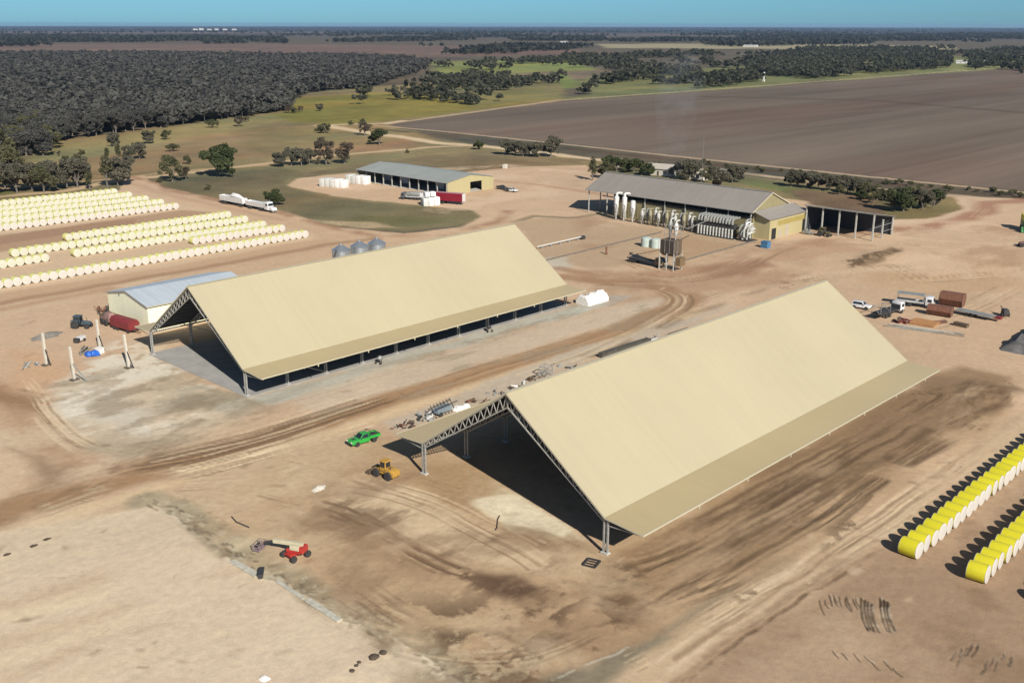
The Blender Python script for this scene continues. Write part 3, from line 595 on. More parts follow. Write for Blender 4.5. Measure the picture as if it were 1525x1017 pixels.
M_ZINCY = roof_mat('weathered_zinc_sheet', (.30, .315, .285), 1, .76, .55, .1, .07, .16)
M_GINROOF = roof_mat('grey_roof_sheet', (.252, .228, .20), 1, .76, .6, .05, .05, .16)
M_WALLC = mat('cream_cladding', srgb(228, 214, 162, .48), .55, var=.08, scale=.5, stretch=(3, 3, .3))
M_WALLO = mat('olive_cream_cladding', srgb(190, 178, 132, .46), .6, var=.1, scale=.5, stretch=(3, 3, .3))
M_WALLG = mat('green_cream_cladding', srgb(232, 230, 200, .98), .55, var=.06, scale=.5, stretch=(3, 3, .3))
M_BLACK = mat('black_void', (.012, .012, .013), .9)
M_WHITE = mat('white_paint', (.56, .555, .53), .45, var=.08)
M_OFFW = mat('off_white_metal', (.40, .40, .365), .5, .1, var=.28)
M_GREYW = mat('grey_white_metal', (.25, .255, .24), .55, .2, var=.3)
M_DARK = mat('dark_steel', (.05, .05, .05), .6, .3, var=.3)
M_RUST = mat('rusty_steel', (.15, .062, .036), .85, var=.35, scale=2, bump=.3)
M_BROWN = mat('brown_steel', (.095, .068, .042), .8, var=.35, scale=2)
M_TARPW = mat('white_tarp', (.68, .665, .63), .6, var=.06, scale=.8, bump=.6)
def gable_shed(y_left, label, ridge_s=0.0):
    Wd, H, HR, LN, SK, DR, OV = 34.6, 5.08, 17.25, 87.0, 5.9, .34, .35
    r = thing('gable_shed', label, 'shed', (0, y_left, 0), 0, 'large cream gable sheds')
    mid = -Wd/2
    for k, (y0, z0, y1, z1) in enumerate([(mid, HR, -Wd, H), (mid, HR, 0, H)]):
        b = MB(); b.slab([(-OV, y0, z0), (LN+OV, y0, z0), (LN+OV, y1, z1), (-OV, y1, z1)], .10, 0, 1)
        b.build('roof_slope', [M_CREAM, M_UNDERSHADE], r)
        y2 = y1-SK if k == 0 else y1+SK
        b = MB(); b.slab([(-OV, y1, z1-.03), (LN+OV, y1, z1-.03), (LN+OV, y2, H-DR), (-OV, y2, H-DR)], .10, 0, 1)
        b.build('skirt_roof', [M_SKIRT, M_UNDERSHADE], r)
        b = MB(); s = -1 if k == 0 else 1
        b.box((LN/2, y2+s*.09, H-DR-.06), (LN+2*OV, .16, .2))
        for i in range(1, 8): b.box((i*11.6, y2+s*.12, H-DR-.32), (.18, .14, .5))
        b.build('gutter', M_FLASH, r)
        for x in (-OV-.03, LN+OV+.03):
            b = MB(); b.bar((x, y0, z0-.08), (x, y1, z1-.08), .06, .26); b.bar((x, y1, z1-.1), (x, y2, H-DR-.08), .06, .2); b.build('barge_flashing', M_FLASH, r)
        b = MB()
        for i in range(1, 12):
            f = i/12; b.bar((0, y0+(y1-y0)*f, z0+(z1-z0)*f-.22), (LN, y0+(y1-y0)*f, z0+(z1-z0)*f-.22), .08, .2)
        b.build('purlins', M_DARK, r)
    MB().bar((-OV, mid, HR+.05), (LN+OV, mid, HR+.05), .6, .06).build('ridge_cap', M_FLASH, r)
    tr = MB(); n = 14
    sl = (HR-H)/(Wd/2)
    for s in (0, 1):
        def T(u): y = -Wd/2*u if s == 0 else -Wd+Wd/2*u; return (0, y, H+sl*Wd/2*u-.28)
        def Bt(u):
            t = T(u); return (0, t[1], t[2]-(.75+1.15*u))
        tr.bar(T(0), T(1), .16, .16); tr.bar(Bt(.03), Bt(1), .16, .16)
        for i in range(n):
            a, b_ = (i+.3)/n, (i+.8)/n
            tr.bar(Bt(max(a, .03)), T(b_), .09, .09); tr.bar(T(b_), Bt(min((i+1.3)/n, 1)), .09, .09)
        e = 1 if s == 0 else -1; y0 = 0 if s == 0 else -Wd
        tr.bar((0, y0, H-1.15), (0, y0+e*SK, H-DR-.3), .12, .12); tr.bar((0, y0, H-.2), (0, y0+e*SK, H-DR-.2), .10, .10)
    me_t = tr.mesh('truss', M_TRUSS)
    ps = MB()
    for d in (-.3, .3): ps.box((0, d, 2.35), (.24, .2, 4.7))
    for i in range(6): ps.bar((0, -.3, .5+i*.72), (0, .3, .86+i*.72), .06, .06)
    me_p = ps.mesh('post', M_STEEL)
    me_f = MB().box((0, 0, .06), (.75, 1.1, .2)).mesh('footing', M_CONC)
    for i in range(11):
        x = i*LN/10
        link('truss', me_t, r, (x, 0, 0))
        for y in (0, -Wd):
            p = link('post', me_p, r, (x, y, 0)); link('footing', me_f, p)
    for y in (0, -Wd):
        b = MB(); b.bar((0, y, H-.45), (LN, y, H-.45), .14, .3); b.build('eave_beam', M_STEEL, r)
        b = MB()
        b.bar((LN/10, y, H-.8), (2*LN/10, y, .3), .12, .12)
        b.build('diagonal_brace', M_STEEL, r)
    return r
gable_shed(0.3, 'huge cream gable shed in the foreground with its open truss end towards the yellow loader')
gable_shed(83.2, 'huge cream gable shed beside the small cream shed and silos, concrete floor inside')
sl_ = MB().box((43.5, 65.9, .02), (88, 36.5, .10)).build('concrete_floor', mat('shed_slab', (.30, .29, .27), .9, var=.16, scale=.25, bump=.1)); sl_['kind'] = 'structure'

def walls_gable(x0, x1, y0, y1, h, zr, rx=None, th=.15):
    """gable walls with the ridge along Y; returns mesh builder"""
    rx = rx or (x0+x1)/2
    b = MB()
    for y in (y0, y1-th): b.prism([(x0, 0), (x1, 0), (x1, h), (rx, zr), (x0, h)], y, y+th)
    b.box((x0+th/2, (y0+y1)/2, h/2), (th, y1-y0-2*th-.004, h)); b.box((x1-th/2, (y0+y1)/2, h/2), (th, y1-y0-2*th-.004, h))
    return b
# small cream shed beside the far gable shed; ridge along X
r = thing('metal_shed', 'small pale cream shed with bluish white roof tucked behind the far gable shed', 'shed', (7.3, 108, 0))
hw, h, zr, ln = 9.4, 5.6, 7.4, 26
b = MB()
for x in (0, ln-.15): b.prism([(-hw, 0), (hw, 0), (hw, h), (0, zr), (-hw, h)], x, x+.15, plane='YZ')
for y in (-hw, hw-.15): b.box((ln/2, y+.075, h/2), (ln-.304, .15, h))
b.build('wall', M_WALLG, r)
for s in (-1, 1):
    b = MB(); b.slab([(-.3, 0, zr+.12), (ln+.3, 0, zr+.12), (ln+.3, s*(hw+.3), h+.07), (-.3, s*(hw+.3), h+.07)], .08)
    b.build('roof_slope', M_ZINC, r)
    MB().box((ln/2, s*(hw+.42), h-.02), (ln+.6, .2, .16)).build('gutter', M_FLASH, r)
b = MB()
for s in (-1, 1): b.bar((-.34, 0, zr+.06), (-.34, s*(hw+.3), h), .05, .25)
b.build('barge_flashing', M_STEEL, r)
MB().box((-.06, 3.4, 6.1), (.1, .7, .5)).build('vent', M_STEEL, r)

# machinery workshop: open bays to the front, ridge along Y
WX0, WX1, WY0, WY1 = 178.8, 204.2, 190.0, 246.5
r = thing('workshop_shed', 'long open-bay shed with grey-green roof behind the red trailer', 'shed', (0, 0, 0))
rx, h, zr = 191.3, 4.9, 6.9
b = MB()
b.prism([(WX0, 0), (rx-.2, 0), (rx-.2, 4.0), (rx+6.2, 4.0), (rx+6.2, 0), (WX1, 0), (WX1, h), (rx, zr), (WX0, h)], WY0, WY0+.15)
b.prism([(WX0, 0), (WX1, 0), (WX1, h), (rx, zr), (WX0, h)], WY1-.15, WY1)
b.box((WX1-.075, (WY0+WY1)/2, h/2), (.15, WY1-WY0-.304, h)); b.build('wall', M_WALLC, r)
for x1 in (WX0-.8, WX1+.5):
    b = MB(); b.slab([(rx, WY0-.3, zr+.1), (rx, WY1+.3, zr+.1), (x1, WY1+.3, h+.02), (x1, WY0-.3, h+.02)], .08, 0, 1); b.build('roof_slope', [M_ZINCY, M_UNDERSHADE], r)
pm = MB().box((0, 0, 2.4), (.35, .35, 4.8)).mesh('post', M_OFFW)
for i in range(11): link('post', pm, r, (WX0+.1, WY0+.5+i*5.55, 0))
pn = MB().box((0, 0, 1.5), (.1, 5.2, 3.0)).mesh('partition_panel', M_WHITE)
for i in (0, 2, 6, 8): link('partition_panel', pn, r, (WX0+9, WY0+3.2+i*5.55, 0))
MB().box((WX0+12, (WY0+WY1)/2, .03), (24, WY1-WY0-1, .1)).build('floor_slab', M_CONC, r)
MB().box((WX0-.9, (WY0+WY1)/2, h-.05), (.16, WY1-WY0+.6, .18)).build('gutter', M_STEEL, r)

# gin building
GX0, GX1, GY0, GY1, RXG, ZE, ZR = 188.6, 210.0, 60.0, 127.0, 198.6, 8.7, 13.3
r = thing('gin_building', 'long grey-roofed gin building with cyclones and ducts along its olive cream front', 'gin building', (0, 0, 0))
b = MB()
b.box((GX0+.075, (GY0+115)/2, 3.1), (.15, 115-GY0, 6.2)); b.box((GX1-.075, (GY0+GY1)/2, 4.2), (.15, GY1-GY0-.31, 8.4))
b.prism([(GX0+.16, 0), (GX1-.16, 0), (GX1-.16, ZE-.3), (RXG, ZR-.2), (GX0+.16, ZE-.3)], GY0, GY0+.15); b.box(((GX0+GX1)/2, 115.1, 4), (GX1-GX0-.32, .15, 8))
b.build('wall', M_WALLO, r)
for x1, z1 in ((GX0-1.2, ZE-.45), (GX1+.8, ZE-.4)):
    b = MB(); b.slab([(RXG, GY0-.4, ZR), (RXG, GY1+.4, ZR), (x1, GY1+.4, z1), (x1, GY0-.4, z1)], .1, 0, 1); b.build('roof_slope', [M_GINROOF, M_UNDERSHADE], r)
MB().bar((RXG, GY0-.4, ZR+.05), (RXG, GY1+.4, ZR+.05), .7, .08).build('ridge_cap', M_STEEL, r)
MB().box((GX0-1.28, (GY0+GY1)/2, ZE-.55), (.16, GY1-GY0+.8, .2)).build('gutter', M_GREYW, r)
for x1, z1 in ((GX0-1.2, ZE-.45), (GX1+.8, ZE-.4)): MB().bar((RXG, GY0-.44, ZR-.1), (x1, GY0-.44, z1-.1), .05, .3).build('barge_flashing', M_FLASH, r)
pm = MB().box((0, 0, ZE/2-.3), (.3, .3, ZE-.6)).mesh('post', M_OFFW)
for i in range(9): link('post', pm, r, (GX0-.4, GY0+.6+i*8.2, 0))
for x in (195, 203, 209.6): link('post', pm, r, (x, GY1-.5, 0))
b = MB(); b.box((GX0-.4, GY0+30, 6.7), (.16, 60, .3)); b.build('eave_beam', M_DARK, r)
# annex on its gable end
r = thing('annex', 'low lean-to room with bright cream wall and doors on the gin building end', 'annex', (0, 0, 0))
AX0, AX1, AY0, AY1 = 189.6, 213.6, 54.6, 59.9
b = MB(); b.box(((AX0+AX1)/2, AY0+.075, 3.15), (AX1-AX0, .15, 6.3)); 
for x in (AX0+.08, AX1-.08): b.prism([(AY0+.16, 0), (AY1, 0), (AY1, 8.3), (AY0+.16, 6.3)], x-.075, x+.075, plane='YZ')
b.build('wall', M_WALLC, r)
b = MB(); b.slab([(AX0-.9, AY0-.5, 6.42), (AX1+.3, AY0-.5, 6.42), (AX1-2, AY1-.05, 8.55), (AX0-1.6, AY1-.05, 8.55)], .1); b.build('roof_slope', M_GINROOF, r)
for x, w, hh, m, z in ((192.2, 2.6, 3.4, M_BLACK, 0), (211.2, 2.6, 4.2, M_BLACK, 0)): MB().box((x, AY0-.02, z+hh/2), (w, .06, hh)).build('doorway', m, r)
for x, w, hh in ((200.2, 2.2, 3.6), (196.2, 2.2, 2.4)): MB().box((x, AY0-.03, hh/2), (w, .08, hh)).build('door', mat('grey_tan_door', (.36, .31, .24), .6), r)
MB().box((203, AY0-.03, 4.7), (17, .07, 1.5)).build('cladding_band', mat('ochre_cladding', srgb(205, 184, 108, .5), .6), r)
# open machinery bay beyond it
r = thing('machinery_bay', 'open-fronted dark bay shed with five pale posts at right of the gin', 'shed', (0, 0, 0))
CX0, CX1, CY0, CY1 = 211.0, 225.0, 31.1, 54.2
b = MB(); b.slab([(CX0-.6, CY0-.5, 8.6), (CX0-.6, CY1+.4, 8.6), (CX1+.3, CY1+.4, 6.0), (CX1+.3, CY0-.5, 6.0)], .1, 0, 1); b.build('roof_slope', [M_GINROOF, M_UNDERSHADE], r)
MB().box((CX0-.68, (CY0+CY1)/2, 8.48), (.1, CY1-CY0+.9, .42)).build('fascia', M_GREYW, r)
b = MB(); b.box((CX1-.075, (CY0+CY1)/2, 3), (.15, CY1-CY0, 6)); b.prism([(CX0+.3, 0), (CX1-.16, 0), (CX1-.16, 6.0), (CX0+.3, 8.2)], CY1-.15, CY1); b.build('wall', mat('dark_cladding', (.035, .04, .047), .7), r)
pm = MB().box((0, 0, 4.2), (.4, .4, 8.4)).mesh('post', M_OFFW); pb = MB().box((0, 0, 2.95), (.4, .4, 5.9)).mesh('post', M_OFFW)
for i in range(5): link('post', pm, r, (CX0, CY0+.1+i*5.7, 0))
for i in range(2): link('post', pb, r, (CX1-.4-i*7, CY0+.1, 0))
b = MB(); b.bar((CX0, CY0+.1, 8.2), (CX1, CY0+.1, 5.8), .2, .3); b.bar((CX0, CY0+.1, 4), (CX1, CY0+.1, 4), .12, .12); b.bar((CX0+7, CY0+.1, 2), (CX1, CY0+.1, 2), .12, .12); b.build('end_frame', M_GREYW, r)

# ------------------------------------------------------------------ cyclones and ducts along the gin
def cyclone(name, label, loc, H, R, group, hood=True, m=None, arm=2.6):
    m = m or M_OFFW
    t = thing(name, label, 'cyclone', loc, 0, group)
    MB().lathe([(R, H*.55), (R, H*.86), (R*.98, H*.87), (R*.6, H*.9)], 14).build('barrel', m, t, smooth=True)
    MB().lathe([(R*.3, H*.12), (R, H*.55)], 14).build('cone', m, t, smooth=True)
    MB().lathe([(R*.34, .1), (R*.34, H*.12)], 10).build('discharge_pipe', m, t, smooth=True)
    if hood: MB().tube([(0, 0, H*.9), (0, 0, H*.97), (.35*R, 0, H), (arm*.5, 0, H), (arm, 0, H-.2)], R*.5, 10).build('outlet_elbow', m, t, smooth=True)
    b = MB()
    for i, j in ((-1, -1), (1, -1), (1, 1), (-1, 1)): b.bar((i*R, j*R, 0), (i*R, j*R, H*.6), .1, .1)
    for z in (.3, .6): b.bar((-R, -R, H*z), (-R, R, H*z), .08, .08); b.bar((R, -R, H*z), (R, R, H*z), .08, .08)
    b.build('stand', M_DARK, t)
    return t
for i, (y, H, lab) in enumerate([(110.6, 9.0, 'tall white cyclone at the open-bay end of the gin front, leftmost of three'), (107.2, 9.2, 'tall white cyclone in the middle of three at the gin front'),
                                 (103.6, 8.2, 'tall white cyclone without hood, rightmost of three at the gin front')]):
    cyclone('cyclone', lab, (184.2, y, 0), H, .85, 'cyclones along the gin front', i < 2, M_WHITE)
M_CREAMM = mat('cream_metal', srgb(204, 196, 160, .42), .5, var=.2)
for i in range(14):
    y = 99.2-i*1.68
    cyclone('cyclone', f'slim grey-white cyclone with elbow, {ordinal(i+1)} in the mid gin row counted from the tall three', (183.6+.7*(i % 2), y, 0), 5.0+.55*((i*5) % 4)/2, .58, 'cyclones along the gin front', True, (M_OFFW, M_GREYW, M_CREAMM, M_OFFW)[i % 4], 1.5)
t = thing('filter_bank', 'rack of twelve white vertical pipes with elbows against the gin front', 'filter bank', (182.6, 63.6, 0))
pl = MB().tube([(0, 0, .3), (0, 0, 3.1)], .33, 10).mesh('pipe', M_OFFW, True)
pe = MB().tube([(0, 0, 4.6), (-.05, 0, 5.5), (.3, 0, 6.1), (1.0, 0, 6.3), (4, 0, 6.3)], .36, 10).mesh('elbow', M_GREYW, True)
for i in range(12): link('pipe', pl, t, (0, i*1.13, 0)); link('elbow', pe, t, (0, i*1.13, 0))
b = MB(); b.box((1.2, 6.2, 3.7), (2.0, 13.4, 1.5)); b.box((1.6, 6.2, 1.6), (.2, 13.4, 3)); b.build('housing', M_DARK, t)
b = MB(); b.box((.3, 6.2, .18), (1.6, 14, .36)); b.build('base_beam', M_DARK, t)
t = thing('pipe_manifold', 'tangle of curved white duct elbows at the annex end of the gin front', 'ducting', (183.0, 57.6, 0))
rr = random.Random(5)
for i in range(15):
    x, y, z = rr.uniform(-.8, 3), rr.uniform(-.6, 4), rr.uniform(.4, 1.5); hgt_ = rr.uniform(1.6, 4.6)*(.5+.12*y+.3)
    MB().tube([(x, y, z), (x-.1, y, z+hgt_*.6), (x+.2, y-.3, z+hgt_*.9), (x+.8, y-.5, z+hgt_), (x+2, y-.4, z+hgt_-.1)], rr.uniform(.22, .36), 9).build('duct', rr.choice([M_OFFW, M_WHITE, M_GREYW]), t, smooth=True)
MB().box((1.5, 1.6, .2), (4, 5, .4)).build('base_frame', M_DARK, t)
x, y = at(1140, 369); b = MB(); b.box((0, 0, .95), (2.0, 2.2, 1.9)); b.box((0, 0, 1.93), (2.2, 2.4, .08))
tag(b.build('skip_bin', mat('blue_steel', (.05, .15, .27), .55, var=.2), None, (x, y, 0)), 'small blue skip bin in front of the duct tangle by the annex', 'bin')

# overhead seed hopper on legs
t = thing('seed_hopper', 'tall brown seed hopper on legs with two pale cyclones on top', 'seed hopper', (134, 51, 0))
b = MB(); b.box((2.2, 3.1, 6.4), (4.2, 6.0, 3.6)); b.frustum((2.2, 3.1, 3.9), (3.0, 4.6), (4.2, 6.0), .7)
for i in range(7): b.box((.06, 3.1, 4.9+i*.5), (.14, 6.1, .12), mi=3)
for i in range(4): b.box((.05, .15+i*1.97, 6.4), (.18, .14, 3.7), mi=2)
b.build('bin', [M_BROWN, M_RUST, M_GREYW, M_DARK], t)
lm = MB().box((0, 0, 2.3), (.32, .32, 4.6)).mesh('leg', M_OFFW)
for x, y in ((0, 0), (0, 3.1), (0, 6.2), (4.4, 0), (4.4, 3.1), (4.4, 6.2)): link('leg', lm, t, (x, y, 0))
for x, y, H in ((2.6, 1.6, 4.6), (2.8, 4.2, 4.9)):
    c = MB().lathe([(.2, 8.2), (.25, 9.4), (.8, 9.4+H*.35), (.8, 8.2+H*.85), (.5, 8.2+H)], 12).build('cyclone', (M_WHITE if y < 3 else M_GREYW), t, (x, y, 0), smooth=True)
    MB().tube([(0, 0, 8.2+H*.9), (0, 0, 8.4+H), (.6, 0, 8.8+H), (2, .2, 8.7+H)], .3, 9).build('elbow', M_OFFW, c, smooth=True)
b = MB()
for x in (1.4, 3.8):
    for y in (.5, 2.9, 5.4): b.bar((x, y, 8.2), (x, y, 12.2), .12, .12)
for z in (9.5, 11, 12.1):
    for y in (.5, 2.9, 5.4): b.bar((1.4, y, z), (3.8, y, z), .09, .09)
    for x in (1.4, 3.8): b.bar((x, .5, z), (x, 5.4, z), .09, .09)
b.build('top_frame', M_STEEL, t)
b = MB(); b.tube([(3, 2.6, 12.6), (20, 10, 8.4), (48, 21, 6.8)], .14, 8); b.build('overhead_duct', M_GREYW, t)
b = MB()
for i in (0, .5): b.bar((1.0+i, -.35, 0), (1.0+i, -.35, 8.4), .06, .06)
for i in range(16): b.bar((1, -.35, .4+i*.5), (1.5, -.35, .4+i*.5), .04, .04)
b.build('ladder', M_STEEL, t)
t.scale = (.85, .76, 1.0)
MB().box((2.2, -1.2, 2.6), (3, 2, 2.2)).build('control_cabin', mat('ochre_panel', (.15, .10, .05), .7, var=.2), t)
for i, (px, py) in enumerate(((962, 367), (976, 369))):
    x, y = at(px, py); t = thing('water_tank', ['pale green water tank beside the brown hopper, farther from its legs', 'pale green water tank beside the brown hopper, nearer its legs'][i], 'tank', (x, y, 0), 0, 'tanks by the hopper')
    MB().lathe([(1.5, 0), (1.55, .4), (1.5, .8), (1.55, 1.3), (1.5, 1.8), (1.55, 2.3), (1.5, 2.6), (1.2, 2.75), (.3, 2.95), (0, 2.95)], 20).build('shell', mat('pale_green_poly', (.36, .42, .38), .6, var=.1), t, smooth=True)
    MB().box((-.2, -1.62, 1.4), (.5, .2, 2.8)).build('ladder_panel', M_WHITE, t)
# white pipe line and drain kerbs on the flat
x0, y0 = at(800, 372); x1, y1 = at(866, 357)
t = thing('pipeline', 'long white pipe raised on short stands behind the far gable shed end', 'pipe', (0, 0, 0))
MB().tube([(x0, y0, .9), (x1, y1, .9)], .14, 8).build('pipe', M_WHITE, t, smooth=True)
for k in range(5):
    f = (k+.5)/5; MB().box((x0+(x1-x0)*f, y0+(y1-y0)*f, .35), (.3, .6, .7)).build('stand', M_STEEL, t)
MB().box((x1+.6, y1, .6), (1.6, .9, 1.0)).build('pump', M_DARK, t)
for k, (a, c) in enumerate((((800, 392), (985, 347)), ((1012, 391), (1127, 359)))):
    p, q = at(*a), at(*c); b = MB(); b.bar((*p, .2), (*q, .2), .5, .4)
    o = b.build('drain_kerb', mat('stained_concrete', (.16, .13, .10), .9, var=.25)); o['kind'] = 'structure'
x, y = at(903, 379); b = MB(); b.lathe([(.5, 0), (.45, .2), (.28, .5), (.25, 1.6), (.35, 1.9), (.2, 2.3), (0, 2.3)], 10)
tag(b.build('pump_head', M_RUST, None, (x, y, 0)), 'small rust-red pump standing alone between the white pipe and the hopper', 'pump')

# silos
for i, ((x, y), lab) in enumerate(zip(((70.8, 114.3), (77.2, 114.6), (82.9, 114.2)), ('grey corrugated silo showing above the shed ridge, nearest the small cream shed', 'grey corrugated silo in the middle of three above the shed ridge',
                                   'grey corrugated silo showing above the shed ridge, last towards the open-bay shed'))):
    t = thing('silo', lab, 'silo', (x, y, 0), 0, 'silos behind the far gable shed')
    prof = []
    for k in range(23): prof.append((2.45 if k % 2 else 2.41, .2+k*.27))
    MB().lathe([(2.3, 0)]+prof, 28).build('barrel', mat('silo_zinc', (.40, .44, .46), .38, .75, var=.1), t, smooth=False)
    MB().lathe([(2.55, 6.1), (2.55, 6.2), (.35, 7.55), (.3, 7.6)], 28).build('roof_cone', mat('silo_roof_zinc', (.46, .50, .52), .35, .75, var=.1), t)
    MB().lathe([(.36, 7.55), (.36, 7.85), (0, 8.0)], 12).build('lid', M_STEEL, t)
    b = MB()
    for d in (-.2, .2): b.bar((-2.6, d, .3), (-2.6, d, 6.3), .05, .05)
    for k in range(14): b.bar((-2.6, -.2, .6+k*.4), (-2.6, .2, .6+k*.4), .04, .04)
    b.build('ladder', M_STEEL, t)
t = thing('auger', 'dark grain auger leaning beside the first silo', 'auger', (67.5, 113, 0))
MB().tube([(-3, -2, .6), (1.2, .5, 6.6)], .2, 8).build('tube', M_DARK, t); MB().box((-3, -2, .5), (1.2, 1, 1)).build('inlet_box', M_DARK, t)
b = MB(); b.bar((-1, -2, .3), (0, -.4, 5), .1); b.bar((-1, .6, .3), (0, 0, 5), .1); b.build('frame', M_DARK, t)

# white tarped heap at the far shed's end
b = MB(); rr = random.Random(3); n = 12
rings = []
for i in range(9):
    x = i/8*7.6-.4; row = []
    for k in range(n+1):
        a = PI*k/n; w = 2.1*(1 if 0 < i < 8 else .94); z = (2.0+.35*math.sin(i*1.9))*math.sin(a)**.75 if 0 < k < n else 0
        row.append((x, w*math.cos(a)*(1+.10*rr.uniform(-1, 1)), z*(1+.16*rr.uniform(-1, 1))))
    rings.append(row)
vs = [p for r_ in rings for p in r_]; fs = [(i*(n+1)+k, i*(n+1)+k+1, (i+1)*(n+1)+k+1, (i+1)*(n+1)+k) for i in range(8) for k in range(n)]+[tuple(range(n+1)), tuple(range(8*(n+1)+n, 8*(n+1)-1, -1))]
b.add(vs, fs); tag(b.build('tarped_stack', M_TARPW, None, (90.6, 46.2, 0), smooth=True), 'long bright white tarped stack at the end of the far gable shed', 'tarped stack')

# precast columns standing on the pad left of the far shed
for i, (base, top, lab) in enumerate([((69, 544), (63, 496), 'white precast column leftmost of four standing on the bare pad'), ((111, 566), (103, 517), 'white precast column with splayed prop, nearest of four to the camera'),
                                      ((149, 522), (144, 479), 'white precast column rising behind the blue bundle'), ((192, 548), (184, 498), 'white precast column nearest the far gable shed opening')]):
    x, y = at(*base); t = thing('precast_column', lab, 'column', (x, y, 0), .2, 'precast columns on the pad')
    H = 6.7; tx, ty = at(top[0], top[1], H); lx, ly = tx-x, ty-y
    c_, s_ = math.cos(-.2), math.sin(-.2); lx, ly = lx*c_-ly*s_, lx*s_+ly*c_
    k = min(1, .55/max(math.hypot(lx, ly), 1e-6)); lx, ly = lx*k, ly*k
    MB().bar((0, 0, 0), (lx, ly, H), .40, .40).build('shaft', M_CONCW, t)
    px_ = 2.6 if i == 1 else 1.0
    MB().bar((lx*.62, ly*.62-.25, H*.50), (px_*.3, -px_, .05), .16, .16).build('prop', M_DARK if i != 1 else M_GREYW, t)
    MB().box((0, 0, .12), (1.5, 1.2, .3)).build('footing', mat('footing_soil', (.10, .08, .06), .95), t)
# ------------------------------------------------------------------ vehicles and yard machinery
M_TYRE = mat('tyre_rubber', (.028, .027, .026), .9, var=.3)
M_GLASS = mat('dark_glass', (.02, .025, .03), .08, var=.1)
M_GREEN = mat('green_paint', srgb(60, 186, 78, .6), .35, var=.12, coat=.3)
M_YEL = mat('loader_yellow', srgb(222, 172, 78, .55), .5, var=.2)
M_RED = mat('red_paint', srgb(206, 66, 58, .6), .45, var=.2)
M_REDD = mat('faded_red_paint', srgb(150, 56, 58, .55), .6, var=.25)
M_CRIM = mat('crimson_curtain', srgb(150, 22, 46, .6), .55, var=.12)
M_CARW = mat('car_white', (.62, .62, .61), .3, var=.03, coat=.4)
M_ALU = mat('aluminium_tray', (.50, .50, .48), .5, .3, var=.2)
M_LAMP = mat('lamp_glass', (.85, .83, .75), .2)
M_TAIL = mat('tail_lamp_red', (.4, .03, .02), .3)
M_HUB = mat('wheel_hub', (.62, .61, .57), .5, var=.15)
WH = {}
def wheel(par, x, y, r, w, hub=None, name='wheel'):
    k = (r, w, hub.name if hub else '')
    if k not in WH:
        WH[k] = (MB().lathe([(r*.55, -w/2), (r*.9, -w/2), (r, -w*.34), (r, w*.34), (r*.9, w/2), (r*.55, w/2)], 18, axis='Y').mesh('tyre', M_TYRE, True),
                 MB().lathe([(0, -w*.36), (r*.25, -w*.42), (r*.3, -w*.3), (r*.56, -w*.46), (r*.56, w*.46), (r*.3, w*.3), (r*.25, w*.42), (0, w*.36)], 14, axis='Y').mesh('rim', hub or M_HUB, True))
    a, b = WH[k]; t = link(name, a, par, (x, y, r)); link('rim', b, t); return t
